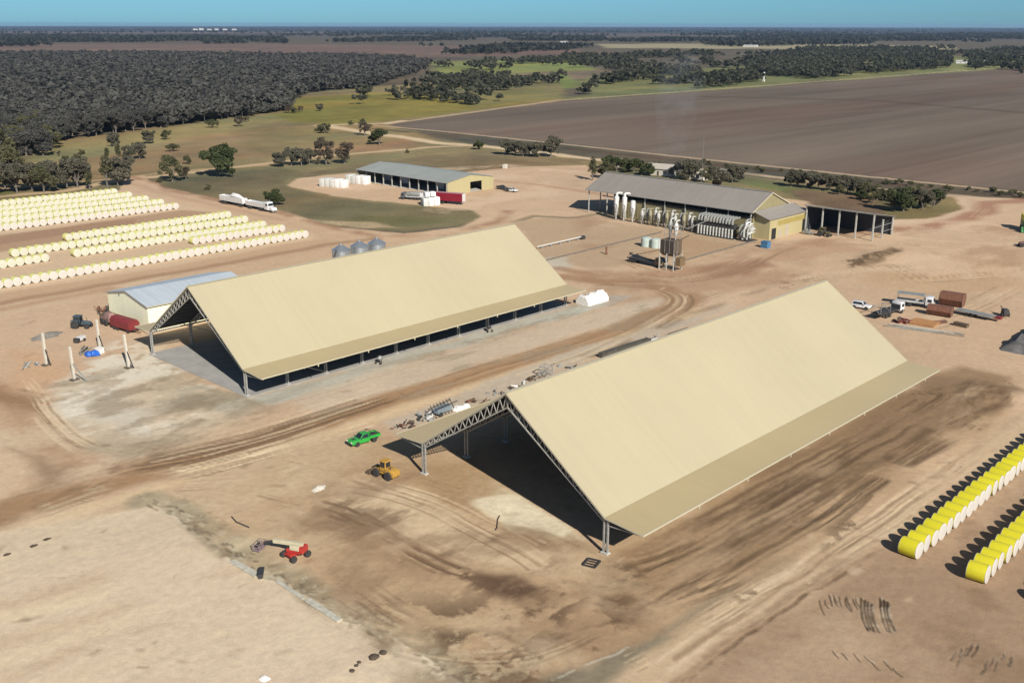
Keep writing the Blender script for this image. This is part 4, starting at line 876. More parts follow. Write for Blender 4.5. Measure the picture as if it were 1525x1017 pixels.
def car(name, label, cat, loc, rz, paint, kind='ute', tray=None, group=None):
    t = thing(name, label, cat, loc, rz, group); hw = .92
    if kind == 'suv':
        lo = [(2.2, .45), (2.25, .75), (2.1, .98), (1.1, 1.08), (-2.2, 1.08), (-2.28, .6), (-2.2, .42)]
        top = (-2.1, .95, -1.9, .35, 1.08, 1.75)
    else:
        lo = [(2.5, .45), (2.56, .8), (2.4, 1.0), (1.15, 1.12), (-.75, 1.12), (-.8, .55), (-.75, .42)]
        top = (-.72, 1.05, -.6, .35, 1.1, 1.78)
    b = MB(); b.prism(lo, -hw, hw); b.build('body', paint, t, bevel=.06, smooth=True)
    x0, x1, tx0, tx1, z0, z1 = top; gw, tw = hw-.06, hw-.22
    vs = [(x0, -gw, z0), (x1, -gw, z0), (x1, gw, z0), (x0, gw, z0), (tx0, -tw, z1), (tx1, -tw, z1), (tx1, tw, z1), (tx0, tw, z1)]
    MB().add(vs, [(3, 2, 1, 0), (4, 5, 6, 7), (0, 1, 5, 4), (1, 2, 6, 5), (2, 3, 7, 6), (3, 0, 4, 7)]).build('cabin', paint, t, bevel=.04, smooth=True)
    def pane(a, b_, c, d, nm, push):
        q = [Vector(vs[i]) for i in (a, b_, c, d)]; ce = sum(q, Vector())/4; n = (q[1]-q[0]).cross(q[3]-q[0]).normalized()
        if n.dot(ce-Vector((0, 0, 1.3))) < 0: n = -n
        q = [ce+(p-ce)*.84 for p in q]
        MB().add([p+n*.015 for p in q]+[p-n*.03 for p in q], [(0, 1, 2, 3), (7, 6, 5, 4), (0, 4, 5, 1), (1, 5, 6, 2), (2, 6, 7, 3), (3, 7, 4, 0)]).build(nm, M_GLASS, t)
    pane(1, 2, 6, 5, 'windscreen', 0); pane(0, 1, 5, 4, 'side_window', 0); pane(2, 3, 7, 6, 'side_window', 0); pane(3, 0, 4, 7, 'rear_window', 0)
    if kind != 'suv':
        b = MB(); tm = tray or paint
        b.box((-1.75, 0, .88), (1.95, 1.86, .1))
        for s in (-1, 1): b.box((-1.75, s*.91, 1.1), (1.95, .05, .38))
        b.box((-2.7, 0, 1.1), (.05, 1.86, .38)); b.box((-.8, 0, 1.3), (.06, 1.7, .75)); b.build('tray', tm, t)
        b = MB()
        for s in (-.45, .45): b.box((-1.6, s, .7), (2.2, .12, .18))
        b.build('chassis_rail', M_DARK, t)
    bx = 1.55 if kind != 'suv' else 1.38
    for x in (bx, -bx-.05):
        for s in (-1, 1): wheel(t, x, s*(hw-.08), .43, .28)
    for s in (-1, 1):
        MB().box((lo[1][0]-.06, s*.66, .82), (.1, .36, .2)).build('headlight', M_LAMP, t)
        MB().box(((-2.75 if kind != 'suv' else -2.26), s*.75, .9), (.06, .2, .22)).build('tail_light', M_TAIL, t)
    MB().box((lo[0][0]+.03, 0, .52), (.14, 1.7, .2)).build('bumper', M_DARK, t, bevel=.03)
    for s in (-1, 1): MB().box((x1-.15, s*(hw+.1), 1.2), (.12, .2, .16)).build('mirror', M_DARK, t)
    return t
def cx(a, b): p, q = at(*a), at(*b); return ((p[0]+q[0])/2, (p[1]+q[1])/2, 0)
t = car('utility_truck', 'bright green ute parked on the dirt by the nearer gable shed corner', 'ute', (1.0, 16.2, 0), PI-.12, M_GREEN, 'ute')
b = MB()
for s in (-.8, .8): b.bar((-.85, s, 1.1), (-.95, s, 1.95), .07); b.bar((-.95, s, 1.95), (-2.6, s, 1.3), .05)
b.bar((-.95, -.8, 1.95), (-.95, .8, 1.95), .07); b.build('roll_bar', M_DARK, t)
MB().box((-1.7, .2, 1.15), (1.1, .8, .4)).build('toolbox', M_DARK, t); MB().box((1.75, 0, 1.1), (.5, .5, .06)).build('bonnet_scoop', M_DARK, t)
car('wagon', 'white station wagon parked past the far end of the nearer gable shed', 'car', cx((1272, 459), (1293, 460)), -PI/2+.15, M_CARW, 'suv')
car('utility_truck', 'dark ute parked just right of the open-bay shed doorway', 'ute', cx((740, 281), (756, 284)), -PI/2, mat('charcoal_paint', (.04, .04, .045), .35, var=.1), 'ute', M_DARK)
car('utility_truck', 'white ute with dark tray beside the dark ute near the open-bay shed', 'ute', cx((754, 285), (770, 287)), -PI/2+.2, M_CARW, 'ute', M_DARK)

# wheel loader
t = thing('wheel_loader', 'small yellow wheel loader with raised cab facing away from the shed post', 'loader', (-4.7, 3.7, 0), PI/2+.12)
b = MB(); b.prism([(-2.3, .55), (-2.35, 1.35), (-1.9, 1.55), (-.6, 1.6), (-.5, .55)], -.75, .75); b.build('engine_cover', M_YEL, t, bevel=.06, smooth=True)
MB().box((-2.0, 0, 1.0), (.9, 1.2, .5)).build('counterweight', M_YEL, t, bevel=.05)
MB().box((.2, 0, .85), (2.0, 1.0, .6)).build('chassis', M_YEL, t, bevel=.04)
c = MB().frustum((-.1, 0, 1.1), (1.15, 1.25), (1.0, 1.1), 1.45).build('cab', M_YEL, t, bevel=.04)
MB().box((-.1, 0, 2.62), (1.35, 1.4, .14)).build('roof', M_YEL, c, bevel=.03)
for d, s in (((.53, 0, 2.05), (.06, .9, .75)), ((-.63, 0, 2.05), (.06, .9, .75)), ((-.1, .6, 2.05), (.8, .06, .75)), ((-.1, -.6, 2.05), (.8, .06, .75))): MB().box(d, s).build('window', M_GLASS, c)
for x in (1.05, -1.35):
    for s in (-1, 1): wheel(t, x, s*.85, .66, .42, mat('loader_hub', srgb(216, 176, 100, .6), .6))
for s in (-1, 1):
    b = MB(); b.bar((.3, s*.42, 1.3), (1.5, s*.42, 1.1), .14, .28); b.bar((1.5, s*.42, 1.1), (2.3, s*.42, .45), .14, .24); b.build('lift_arm', M_YEL, t)
b = MB(); b.prism([(2.2, .05), (3.1, .08), (3.1, .14), (2.35, .3), (2.3, .95), (2.2, .95)], -1.05, 1.05)
for s in (-1.05, 1.05): b.prism([(2.2, .05), (3.1, .08), (2.75, .7), (2.2, .98)], s-.03, s+.03)
b.build('bucket', M_BROWN, t)
MB().tube([(-1.4, .3, 1.5), (-1.4, .3, 2.15)], .07, 8).build('exhaust', M_DARK, t); MB().box((.75, -.35, 1.35), (.4, .35, .45)).build('hydraulic_tank', M_OFFW, t)

# boom lift
bx_, by_ = at(441, 829); px_, py_ = at(386, 819)
t = thing('boom_lift', 'red and white boom lift with cage, boom lowered towards the gravel edge', 'boom lift', (bx_, by_, 0), 0)
b = MB(); b.box((0, 0, .62), (2.3, 1.0, .35)); b.box((1.0, 0, .5), (.3, 2.0, .25)); b.box((-1.0, 0, .5), (.3, 2.0, .25)); b.build('chassis', M_RED, t, bevel=.04)
for x in (1.05, -1.05):
    for s in (-1, 1): wheel(t, x, s*1.08, .45, .34)
ba = math.atan2(py_-by_, px_-bx_); L_ = math.hypot(px_-bx_, py_-by_); d_ = Vector((math.cos(ba), math.sin(ba), 0))
tu = MB(); tu.box((0, 0, 1.05), (2.0, 1.3, .5)); tu.build('turntable', M_RED, t, (0, 0, 0), ba, bevel=.06)
MB().box((-1.0, 0, 1.35), (.9, 1.3, .8)).build('counterweight', M_RED, t, (0, 0, 0), ba, bevel=.08)
MB().box((-.2, .5, 1.55), (1.3, .45, .6)).build('engine_hood', mat('lift_cream', srgb(236, 226, 190, .55), .5), t, (0, 0, 0), ba, bevel=.06)
MB().bar((-1.1, 0, 1.9), (L_-2.2, 0, 1.75), .42, .5).build('boom', mat('lift_cream', (.5, .47, .36)), t, (0, 0, 0), ba, bevel=.03)
MB().bar((L_-2.3, 0, 1.72), (L_-.9, 0, 1.3), .24, .24).build('jib', M_DARK, t, (0, 0, 0), ba)
MB().bar((-.4, 0, 1.25), (1.6, 0, 1.55), .2, .2).build('lift_cylinder', M_DARK, t, (0, 0, 0), ba)
b = MB()
for z in (.35, .9, 1.4):
    for s in (-1, 1): b.bar((L_-.5, s*.8, z*.85), (L_+.4, s*.8, z*.85), .06); b.bar((L_-.05+s*.45, -.8, z*.85), (L_-.05+s*.45, .8, z*.85), .06)
for x in (L_-.5, L_+.4):
    for y in (-.8, 0, .8): b.bar((x, y, .25), (x, y, 1.2), .06)
b.box((L_-.05, 0, .3), (.9, 1.6, .06)); b.build('cage', mat('mauve_steel', (.26, .19, .20), .6, .2), t, (0, 0, 0), ba)
MB().box((L_-.3, .5, 1.15), (.25, .5, .4)).build('control_box', M_DARK, t, (0, 0, 0), ba)

def truck(name, label, loc, rz, L=8.0, cabm=None, deck=None, load=None, axles=(-1.0, -2.3), group=None, cover=None):
    """rigid truck; x forward, cab at the front"""
    cabm = cabm or M_CARW
    t = thing(name, label, 'truck', loc, rz, group); f = L/2
    b = MB(); b.prism([(f-1.9, .75), (f-.08, .75), (f, 1.5), (f-.25, 2.55), (f-.6, 2.7), (f-1.9, 2.75)], -1.15, 1.15); c = b.build('cab', cabm, t, bevel=.08, smooth=True)
    MB().add([(f+.02, -1.0, 1.58), (f+.02, 1.0, 1.58), (f-.2, .95, 2.45), (f-.2, -.95, 2.45), (f-.1, -1, 1.58), (f-.1, 1, 1.58), (f-.35, .95, 2.45), (f-.35, -.95, 2.45)],
             [(0, 1, 2, 3), (7, 6, 5, 4), (0, 4, 5, 1), (1, 5, 6, 2), (2, 6, 7, 3), (3, 7, 4, 0)]).build('windscreen', M_GLASS, c)
    for s in (-1, 1): MB().box((f-.95, s*1.155, 1.95), (.95, .05, .7)).build('side_window', M_GLASS, c); MB().box((f+.02, s*.85, 1.0), (.06, .3, .2)).build('headlight', M_LAMP, c)
    MB().box((f+.06, 0, .62), (.16, 2.2, .28)).build('bumper', M_DARK, t)
    b = MB()
    for s in (-.42, .42): b.box((-.4, s, .85), (L-1.2, .14, .26))
    b.box((.6, .85, .75), (1.2, .5, .5)); b.build('chassis', M_DARK, t)
    b = MB(); x0, x1 = -f, f-2.15; b.box(((x0+x1)/2, 0, 1.16), (x1-x0, 2.45, .16))
    b.box((x1-.04, 0, 1.75), (.08, 2.4, 1.0))
    for s in (-1, 1): b.box(((x0+x1)/2, s*1.2, 1.35), (x1-x0, .06, .22))
    b.build('tray', deck or M_ALU, t)
    if cover:
        MB().box(((x0+x1)/2, 0, cover[0]), (x1-x0-.3, 2.4, .14)).build('canopy', cover[1], t)
        for x in (x0+.3, x1-.3):
            for s in (-1, 1): MB().box((x, s*1.1, (1.2+cover[0])/2), (.1, .1, cover[0]-1.2)).build('canopy_post', M_STEEL, t)
    for x in (f-1.1,)+tuple(axles):
        for s in (-1, 1): wheel(t, x, s*1.02, .5, .34)
    if load: load(t, x0, x1)
    return t
def cage_load(t, x0, x1):
    b = MB()
    for x in (x0+.1, (x0+x1)/2):
        for s in (-1, 1): b.bar((x, s*1.1, 1.2), (x, s*1.1, 3.0), .1)
        b.bar((x, -1.1, 3.0), (x, 1.1, 3.0), .1); b.bar((x, -1.1, 1.2), (x, 1.1, 3.0), .08)
    for s in (-1, 1): b.bar((x0+.1, s*1.1, 3.0), ((x0+x1)/2, s*1.1, 3.0), .1)
    b.build('rack', M_GREYW, t); MB().box((x0+2, 0, 1.45), (3, 1.6, .4)).build('cargo', M_DARK, t)
truck('flatbed_truck', 'white-cab flatbed truck with steel rack, parked nearest the shed end', (*at(1322, 470), 0), -.1, 10.5, load=cage_load, deck=M_DARK, group='trucks by the rusty bins')
truck('flatbed_truck', 'white truck under a flat grey canopy, parked against the rusty bins', (*at(1362, 456), 0), -PI/2+.25, 8.6, cover=(3.0, M_GREYW), group='trucks by the rusty bins')
def tank_load(t, x0, x1):
    MB().tube([(x0+.3, 0, 2.1), (x0+.9, 0, 2.15), (x1-.9, 0, 2.15), (x1-.2, 0, 2.0)], [.7, .95, .95, .7], 14).build('tank', M_GREYW, t, smooth=True)
    MB().box((x0+1.2, 0, 2.0), (1.6, 2.2, 1.5)).build('hopper', M_WHITE, t, bevel=.1)
truck('tank_truck', 'white tank truck with dark cab beside the white bale stack', cx((597, 296), (635, 299)), math.atan2(9.3, -4.8), 9.8, cabm=mat('cab_dark', (.09, .09, .09), .4), load=tank_load)
truck('flatbed_truck', 'dark long flatbed truck standing under the brown seed hopper', (*at(962, 394), 0), -PI/2-.05, 12, cabm=mat('cab_brown', (.16, .11, .05), .6, var=.2), deck=M_DARK, axles=(-3.6, -5.0))

# road train
t = thing('road_train', 'white road train with two tipper trailers on the track beside the grass', 'truck', (109.0, 220.5, 0), -PI/2+.045)
def trailer_tub(xc, L, h, nm):
    b = MB(); prof = [(-1.0, 1.25), (1.0, 1.25), (1.22, 1.25+h), (1.14, 1.25+h), (.94, 1.36), (-.94, 1.36), (-1.14, 1.25+h), (-1.22, 1.25+h)]
    b.prism([(y, z) for y, z in prof], xc-L/2, xc+L/2, plane='YZ')
    for x in (xc-L/2, xc+L/2): b.prism([(-1.0, 1.25), (1.0, 1.25), (1.22, 1.25+h), (-1.22, 1.25+h)], x-.04, x+.04, plane='YZ')
    o = b.build(nm, M_CARW, t)
    b = MB()
    for i in range(int(L/1.2)):
        for s in (-1, 1): b.bar((xc-L/2+.6+i*1.2, s*1.06, 1.3), (xc-L/2+.6+i*1.2, s*1.26, 1.25+h), .09)
    b.build('rib', M_OFFW, o)
    b = MB()
    for s in (-.4, .4): b.box((xc, s, 1.0), (L-.4, .14, .3))
    b.build('chassis', M_DARK, t)
    return o
o = trailer_tub(-9.6, 14.5, 1.9, 'rear_trailer'); trailer_tub(5.2, 11.0, 1.6, 'front_trailer')
MB().tube([(-11, 0, 2.9), (-9, 0, 3.55), (-6, 0, 3.4), (-3, 0, 2.9)], [.5, 1.0, .9, .4], 10).build('load', M_TARPW, t, smooth=True)
MB().bar((-2.4, 0, .9), (-.2, 0, .9), .2).build('drawbar', M_DARK, t)
for x in (-15.5, -14.2, -12.9, -4.2, -3.0, 1.4, 2.7, 8.0, 9.3, 14.6):
    for s in (-1, 1): wheel(t, x, s*1.0, .5, .36)
b = MB(); b.prism([(11.2, .8), (13.4, .8), (13.4, 2.0), (13.2, 3.3), (12.8, 3.55), (11.2, 3.6)], -1.2, 1.2); c = b.build('cab', M_CARW, t, bevel=.1, smooth=True)
MB().prism([(13.4, .75), (15.6, .75), (15.6, 1.75), (13.4, 2.0)], -1.0, 1.0).build('bonnet', M_CARW, t, bevel=.1, smooth=True)
MB().box((13.36, 0, 2.65), (.1, 2.0, .9)).build('windscreen', M_GLASS, c)
for s in (-1, 1): MB().box((12.5, s*1.2, 2.6), (1.1, .06, .9)).build('side_window', M_GLASS, c); MB().tube([(11.1, s*1.15, .9), (11.1, s*1.15, 4.0)], .1, 8).build('exhaust_stack', M_STEEL, t); MB().box((15.62, s*.75, 1.15), (.06, .3, .25)).build('headlight', M_LAMP, t)
MB().box((15.75, 0, .75), (.2, 2.3, .5)).build('bull_bar', M_STEEL, t); MB().box((10.4, 0, .95), (3.4, .9, .3)).build('chassis', M_DARK, t)

# crimson semi-trailer
p, q = at(648, 303), at(688, 306); a_ = math.atan2(q[1]-p[1], q[0]-p[0])
t = thing('semi_trailer', 'crimson curtain-sided semi-trailer with white front beside the white bale stack', 'trailer', ((p[0]+q[0])/2+1.0, (p[1]+q[1])/2+.4, 0), a_)
MB().box((0, 0, 2.7), (11.6, 2.5, 2.9)).build('body', M_CRIM, t, bevel=.04)
MB().box((5.85, 0, 2.7), (.12, 2.5, 2.9)).build('front_panel', M_WHITE, t)
MB().box((0, 0, 4.19), (11.5, 2.4, .06)).build('roof', mat('pink_faded_roof', srgb(206, 150, 160, .6), .6), t)
MB().box((0, 0, 1.1), (11.4, 1.0, .26)).build('chassis', M_DARK, t)
for x in (-4.8, -3.5, -2.2):
    for s in (-1, 1): wheel(t, x, s*1.02, .5, .34)
for s in (-1, 1): MB().box((3.6, s*.8, .55), (.16, .16, 1.1)).build('landing_leg', M_DARK, t)

# tractors
def tractor(name, label, loc, rz, paint, group=None, big=1.0):
    t = thing(name, label, 'tractor', loc, rz, group)
    MB().prism([(.3, .8), (2.3, .75), (2.35, 1.35), (2.1, 1.5), (.3, 1.6)], -.42, .42).build('bonnet', paint, t, bevel=.06, smooth=True)
    MB().box((.2, 0, .85), (3.2, .5, .45)).build('chassis', M_DARK, t)
    c = MB().frustum((-.55, 0, 1.15), (1.5, 1.5), (1.3, 1.3), 1.45).build('cab', M_GLASS, t, bevel=.04)
    MB().box((-.55, 0, 2.68), (1.7, 1.6, .16)).build('roof', paint, c, bevel=.04)
    for i, j in ((-1, -1), (1, -1), (1, 1), (-1, 1)): MB().bar((-.55+i*.74, j*.74, 1.15), (-.55+i*.66, j*.66, 2.6), .09).build('pillar', paint, c)
    for s in (-1, 1):
        wheel(t, -.9, s*1.0, .92, .5, M_HUB); wheel(t, 1.75, s*.85, .58, .36, M_HUB)
        MB().prism([(-1.75, 1.55), (-1.5, 1.95), (-.5, 1.98), (-.1, 1.6), (-.5, 1.88), (-1.45, 1.86)], s*1.0-.28, s*1.0+.28).build('mudguard', paint, t)
    MB().tube([(1.4, .25, 1.5), (1.4, .25, 2.3)], .06, 8).build('exhaust', M_DARK, t)
    return t
tractor('tractor', 'dark blue-grey tractor on the bare pad beside the red wagon', (*at(121, 488), 0), -.9, mat('slate_paint', (.05, .075, .09), .5, var=.2))
tractor('tractor', 'dark brown tractor parked inside the mouth of the open machinery bay', (207.5, 45.5, 0), -PI/2, mat('drab_paint', (.12, .10, .05), .6, var=.2))
tractor('tractor', 'dark reddish tractor cut by the photo edge below the cotton picker', (*at(1529, 368), 0), 2.2, mat('dark_red_paint', (.10, .045, .035), .6, var=.2))
x, y = at(1220, 347); b = MB(); b.box((0, 0, .8), (1.4, 2.2, 1.0)); b.box((0, .4, 1.5), (.9, .8, .6)); b.box((.2, -1.5, .5), (.8, 1.2, .5)); b.bar((0, 1, 1), (0, 2.2, .4), .15)
tag(b.build('generator_set', M_GREYW, None, (206.8, 51.0, 0)), 'grey generator standing beside the annex doorway under the bay front', 'generator')

# cotton picker at the right edge
x, y = at(1530, 344)
t = thing('cotton_picker', 'green and yellow cotton picker with white cab at the right edge', 'cotton picker', (x, y, 0), PI+.5)
MB().box((-1.8, 0, 2.3), (5.2, 3.2, 1.8)).build('body', mat('machine_green', (.04, .17, .05), .45, var=.15), t, bevel=.1)
MB().prism([(-4.6, 3.2), (.2, 3.2), (.4, 4.6), (-.6, 5.0), (-4.6, 5.0)], -1.6, 1.6).build('module_chamber', mat('machine_yellow', srgb(222, 214, 40, .75), .5, var=.1), t, bevel=.08)
c = MB().frustum((1.9, 0, 2.2), (1.9, 1.9), (1.7, 1.8), 1.6).build('cab', M_CARW, t, bevel=.08)
MB().box((2.86, 0, 3.05), (.1, 1.5, .95)).build('windscreen', M_GLASS, c)
for s in (-1, 1): MB().box((1.9, s*.96, 3.05), (1.3, .08, .9)).build('side_window', M_GLASS, c)
MB().box((1.9, 0, 3.9), (2.2, 2.1, .2)).build('roof', M_CARW, c, bevel=.05)
for i in range(6): MB().prism([(2.6, .25), (4.6, .15), (4.2, .8), (3.4, 1.7), (2.6, 1.8)], -2.6+i*.9, -2.6+i*.9+.62).build('picking_head', mat('machine_green', (.04, .17, .05)), t)
for s in (-1, 1): wheel(t, 1.4, s*1.6, .95, .7, M_HUB); wheel(t, -3.6, s*1.4, .75, .5, M_HUB)

# ------------------------------------------------------------------ bins, scrap, stockpiles
def hexbin(label, loc, rz, L, R):
    t = thing('hopper_bin', label, 'bin', loc, rz, 'rusty hopper bins')
    hexa = [(-R*.55, .25), (R*.55, .25), (R, R*.95), (R*.62, R*1.75), (-R*.62, R*1.75), (-R, R*.95)]
    MB().prism(hexa, -L/2, L/2).build('shell', M_RUST, t)
    for y in (-L/2-.03, L/2+.03):
        b = MB()
        for i in range(6): p, q = hexa[i], hexa[(i+1) % 6]; b.bar((p[0], y, p[1]), (q[0], y, q[1]), .1, .1)
        b.build('end_rib', M_BROWN, t)
    b = MB()
    for s in (-1, 1):
        for y in (-L*.35, L*.35): b.box((s*R*.5, y, .13), (.2, .2, .26))
    b.build('skid', M_DARK, t)
hexbin('rusty six-sided bin behind the other, taller in view', (*at(1417, 455), 0), .1, 5.2, 1.8)
hexbin('rusty six-sided bin in front, lower, beside the orange sheets', (*at(1399, 470), 0), .12, 5.2, 1.35)
t = thing('flat_trailer', 'long grey flat trailer with reddish drawbar right of the rusty bins', 'trailer', (*at(1452, 472), 0), -PI/2-.1)
b = MB(); b.box((0, 0, 1.0), (8.6, 2.6, .14)); b.box((0, 0, .82), (8.2, .9, .2)); b.build('deck', M_GREYW, t)
b = MB(); b.bar((4.2, -.6, .85), (6.0, 0, .7), .16); b.bar((4.2, .6, .85), (6.0, 0, .7), .16); b.build('drawbar', M_REDD, t)
for x in (-1.6, -.4):
    for s in (-1, 1): wheel(t, x, s*1.0, .42, .28)
MB().box((5.2, .4, .9), (1.2, 1.5, .5)).build('tool_box', M_REDD, t)
t = thing('plant_trailer', 'small dark wheeled implement alone at right of the grey flat trailer', 'implement', (*at(1496, 471), 0), .7)
MB().box((0, 0, 1.1), (1.8, 1.2, 1.2)).build('body', M_DARK, t, bevel=.05); b = MB(); b.bar((.8, 0, 1.2), (2.4, .2, 1.9), .16); b.bar((-.8, 0, .7), (-2.6, 0, .5), .14); b.build('arm', M_BROWN, t)
for s in (-1, 1): wheel(t, -.2, s*.8, .5, .3)
def pile(name, label, cat, loc, rz, n, L, wd, mats, seed, th=(.08, .3), lift=.12, spread=.25):
    """loose stack of planks, beams or sheets lying over one another"""
    r = random.Random(seed); b = MB()
    for i in range(n):
        l = L*r.uniform(.5, 1); w = r.uniform(*th)
        b.box((r.uniform(-.12, .12)*L, r.uniform(-.5, .5)*wd, .08+lift*r.random()*(i % 4)), (l, w*2, w*.7), r.uniform(-spread, spread), i % len(mats), ry=r.uniform(-.02, .02))
    return tag(b.build(name, mats, None, (loc[0], loc[1], 0), rz), label, cat)
M_ORANGE = mat('orange_timber', srgb(206, 150, 96, .62), .8, var=.15); M_PLANK = mat('grey_timber', (.27, .25, .21), .9, var=.25)
b = MB(); b.box((0, 0, .25), (4.6, 5.4, .3)); 
for i in range(8): b.box((-2.0+i*.57, 0, .44), (.5, 5.3+.2*(i % 3), .07))
tag(b.build('timber_stack', M_ORANGE, None, (*at(1377, 482), 0), .1), 'flat orange stack of sheets on the dirt in front of the rusty bins', 'timber stack')
pile('steel_beams', 'dark brown beams lying beside the orange stack', 'beams', at(1397, 482), -.35, 5, 6.5, 1, [M_RUST, M_BROWN], 4, (.15, .25), .2, .05)
pile('plank_pile', 'long grey and pale planks lying flat nearest the gable shed end', 'planks', at(1375, 492), -1.35, 9, 16, 2, [M_PLANK, M_CONCW, M_PLANK], 5, (.12, .3), .1, .06)
pile('scrap_heap', 'low reddish scrap heap beside the rack truck', 'scrap', at(1341, 480), .4, 14, 3, 2.4, [M_REDD, M_RUST, M_BROWN], 6, (.1, .3), .3, 1.5)
b = MB(); b.box((0, 0, .35), (1.3, 3.0, .7)); b.box((0, 0, .74), (1.4, 3.1, .08)); tag(b.build('crate', M_BROWN, None, (*at(1431, 486), 0), -.1), 'small brown crate alone in front of the grey flat trailer', 'crate')
# dark stockpile at the right edge
x, y = at(1486, 522); rr = random.Random(9); n, m_ = 22, 13; vs, fs = [], []
for i in range(n):
    for k in range(m_):
        u, v = i/(n-1), k/(m_-1); h = 2.6*min(1, min(u, 1-u)*7, min(v, 1-v)*4)
        vs.append((u*30+rr.uniform(-.25, .25), (v-.5)*11*(1+.04*rr.uniform(-1, 1)), h*(1+.1*rr.uniform(-1, 1)) if 0 < i < n-1 and 0 < k < m_-1 else -.05))
fs = [(i*m_+k, (i+1)*m_+k, (i+1)*m_+k+1, i*m_+k+1) for i in range(n-1) for k in range(m_-1)]
tag(MB().add(vs, fs).build('stockpile', mat('dark_gravel', (.125, .12, .115), .95, var=.25, scale=.6, bump=.6, var2=(.06, .058, .055)), None, (x+.5, y-5.2, 0), .04, smooth=True), 'long dark grey stockpile at the right edge of the yard', 'stockpile')

# scrap strip along the nearer shed's far side
def junk(name, label, cat, px, seed, n, sz, mats, zs=1.0):
    r = random.Random(seed); b = MB(); zs *= .62
    for i in range(n):
        k = r.random(); x, y = r.uniform(-.5, .5)*sz[0], r.uniform(-.5, .5)*sz[1]
        if k < .5: b.bar((x, y, r.uniform(.1, .5)), (x+r.uniform(-.9, .9), y+r.uniform(-.9, .9), r.uniform(.2, 1.5)*zs), r.uniform(.08, .2), mi=i % len(mats))
        elif k < .8: b.box((x, y, .3*zs), (r.uniform(.3, .9), r.uniform(.3, .9), r.uniform(.3, 1.0)*zs), r.uniform(0, 3), i % len(mats), rx=r.uniform(-.2, .2))
        else: b.tube([(x, y, .3), (x+r.uniform(-1, 1), y+r.uniform(-1, 1), .3+r.random()*zs)], r.uniform(.12, .3), 8, i % len(mats))
    return tag(b.build(name, mats, None, (*at(*px), 0), r.uniform(0, 3)), label, cat)
junk('scrap_heap', 'dark brown scrap heap nearest the green ute beside the shed skirt', 'scrap', (604, 635), 21, 16, (4, 2.6), [M_BROWN, M_DARK, M_RUST])
junk('scrap_heap', 'pale and dark scrap between the brown heap and the blue-grey machine', 'scrap', (634, 624), 22, 14, (3.6, 2), [M_GREYW, M_DARK, M_WHITE], .8)
t = thing('machine_frame', 'blue-grey machine frame lying along the shed side next to the white tarp', 'machinery', (*at(659, 616), 0), .1)
MB().box((0, 0, .9), (3.4, 1.3, .8)).build('body', mat('blue_grey_steel', (.17, .21, .24), .5, var=.25), t, bevel=.05)
b = MB()
for i in range(7): b.bar((-2.4+i*.8, -.9, .1), (-2.4+i*.8+.3, .9, 1.9), .1)
b.bar((-2.6, -.8, 1.7), (3, -.8, 1.7), .12); b.bar((-2.6, .8, 1.4), (3, .8, 1.6), .12); b.build('frame', M_DARK, t)
for s in (-1, 1): wheel(t, -1.2, s*.8, .4, .2)
b = MB(); rr = random.Random(8)
for i in range(9): b.frustum((rr.uniform(-1.1, 1.1), rr.uniform(-.7, .7), .0), (1.4, 1.2), (.8, .6), rr.uniform(.4, .9))
tag(b.build('tarp_bundle', M_TARPW, None, (*at(686, 609), 0), .2, bevel=.12, smooth=True), 'white tarp bundle beside the nearer shed between machine frame and rusty heap', 'tarp')
junk('scrap_heap', 'rust-red scrap heap near the front peak of the nearer shed', 'scrap', (716, 600), 24, 17, (5, 2), [M_RUST, M_BROWN, M_RUST], .8)
junk('scrap_heap', 'grey-green scrap frames just left of the nearer shed ridge end', 'scrap', (744, 588), 25, 14, (4, 2), [M_STEEL, M_BROWN, M_GREYW], 1.1)
junk('scrap_heap', 'low pale and dark scrap just past the front ridge end of the nearer shed', 'scrap', (778, 577), 26, 12, (5, 2), [M_WHITE, M_DARK, M_BROWN], .8)
junk('scrap_heap', 'small dark scrap seen over the nearer ridge before the crate frame', 'scrap', (796, 566), 27, 10, (3.5, 2), [M_DARK, M_BROWN], 1)
b = MB()
for i in (-1, 1):
    for j in (-1, 1): b.bar((i*.9, j*.9, 0), (i*.9, j*.9, 2), .14)
    for z in (.1, 1.0, 2.0): b.bar((i*.9, -.9, z), (i*.9, .9, z), .12); b.bar((-.9, i*.9, z), (.9, i*.9, z), .12)
tag(b.build('open_crate', M_STEEL, None, (*at(813, 560), 0), .2), 'square open steel crate frame seen over the nearer shed ridge', 'frame')
junk('scrap_heap', 'low dark scrap seen over the nearer ridge right of the crate frame', 'scrap', (845, 548), 28, 10, (6, 1.6), [M_DARK, M_STEEL], .6)
p, q = at(894, 533), at(966, 510); b = MB(); b.bar((*p, .5), (*q, .5), 1.0, .8); b.bar((*p, .95), (*q, .95), 1.3, .1)
tag(b.build('conveyor_beam', mat('dark_olive_steel', (.07, .065, .05), .8, var=.3), None), 'long dark beam lying parallel to the nearer shed ridge', 'beam')
junk('scrap_heap', 'grey scrap just past the end of the long dark beam', 'scrap', (972, 506), 29, 9, (4, 2), [M_GREYW, M_STEEL, M_BROWN], .7)
p, q = at(996, 502), at(1026, 492); b = MB(); b.bar((*p, .3), (*q, .3), .6, .5); b.bar((*p, .62), (*q, .62), .8, .1)
tag(b.build('steel_beams', M_BROWN, None), 'short dark beams beyond the long dark beam near the shed ridge', 'beam')
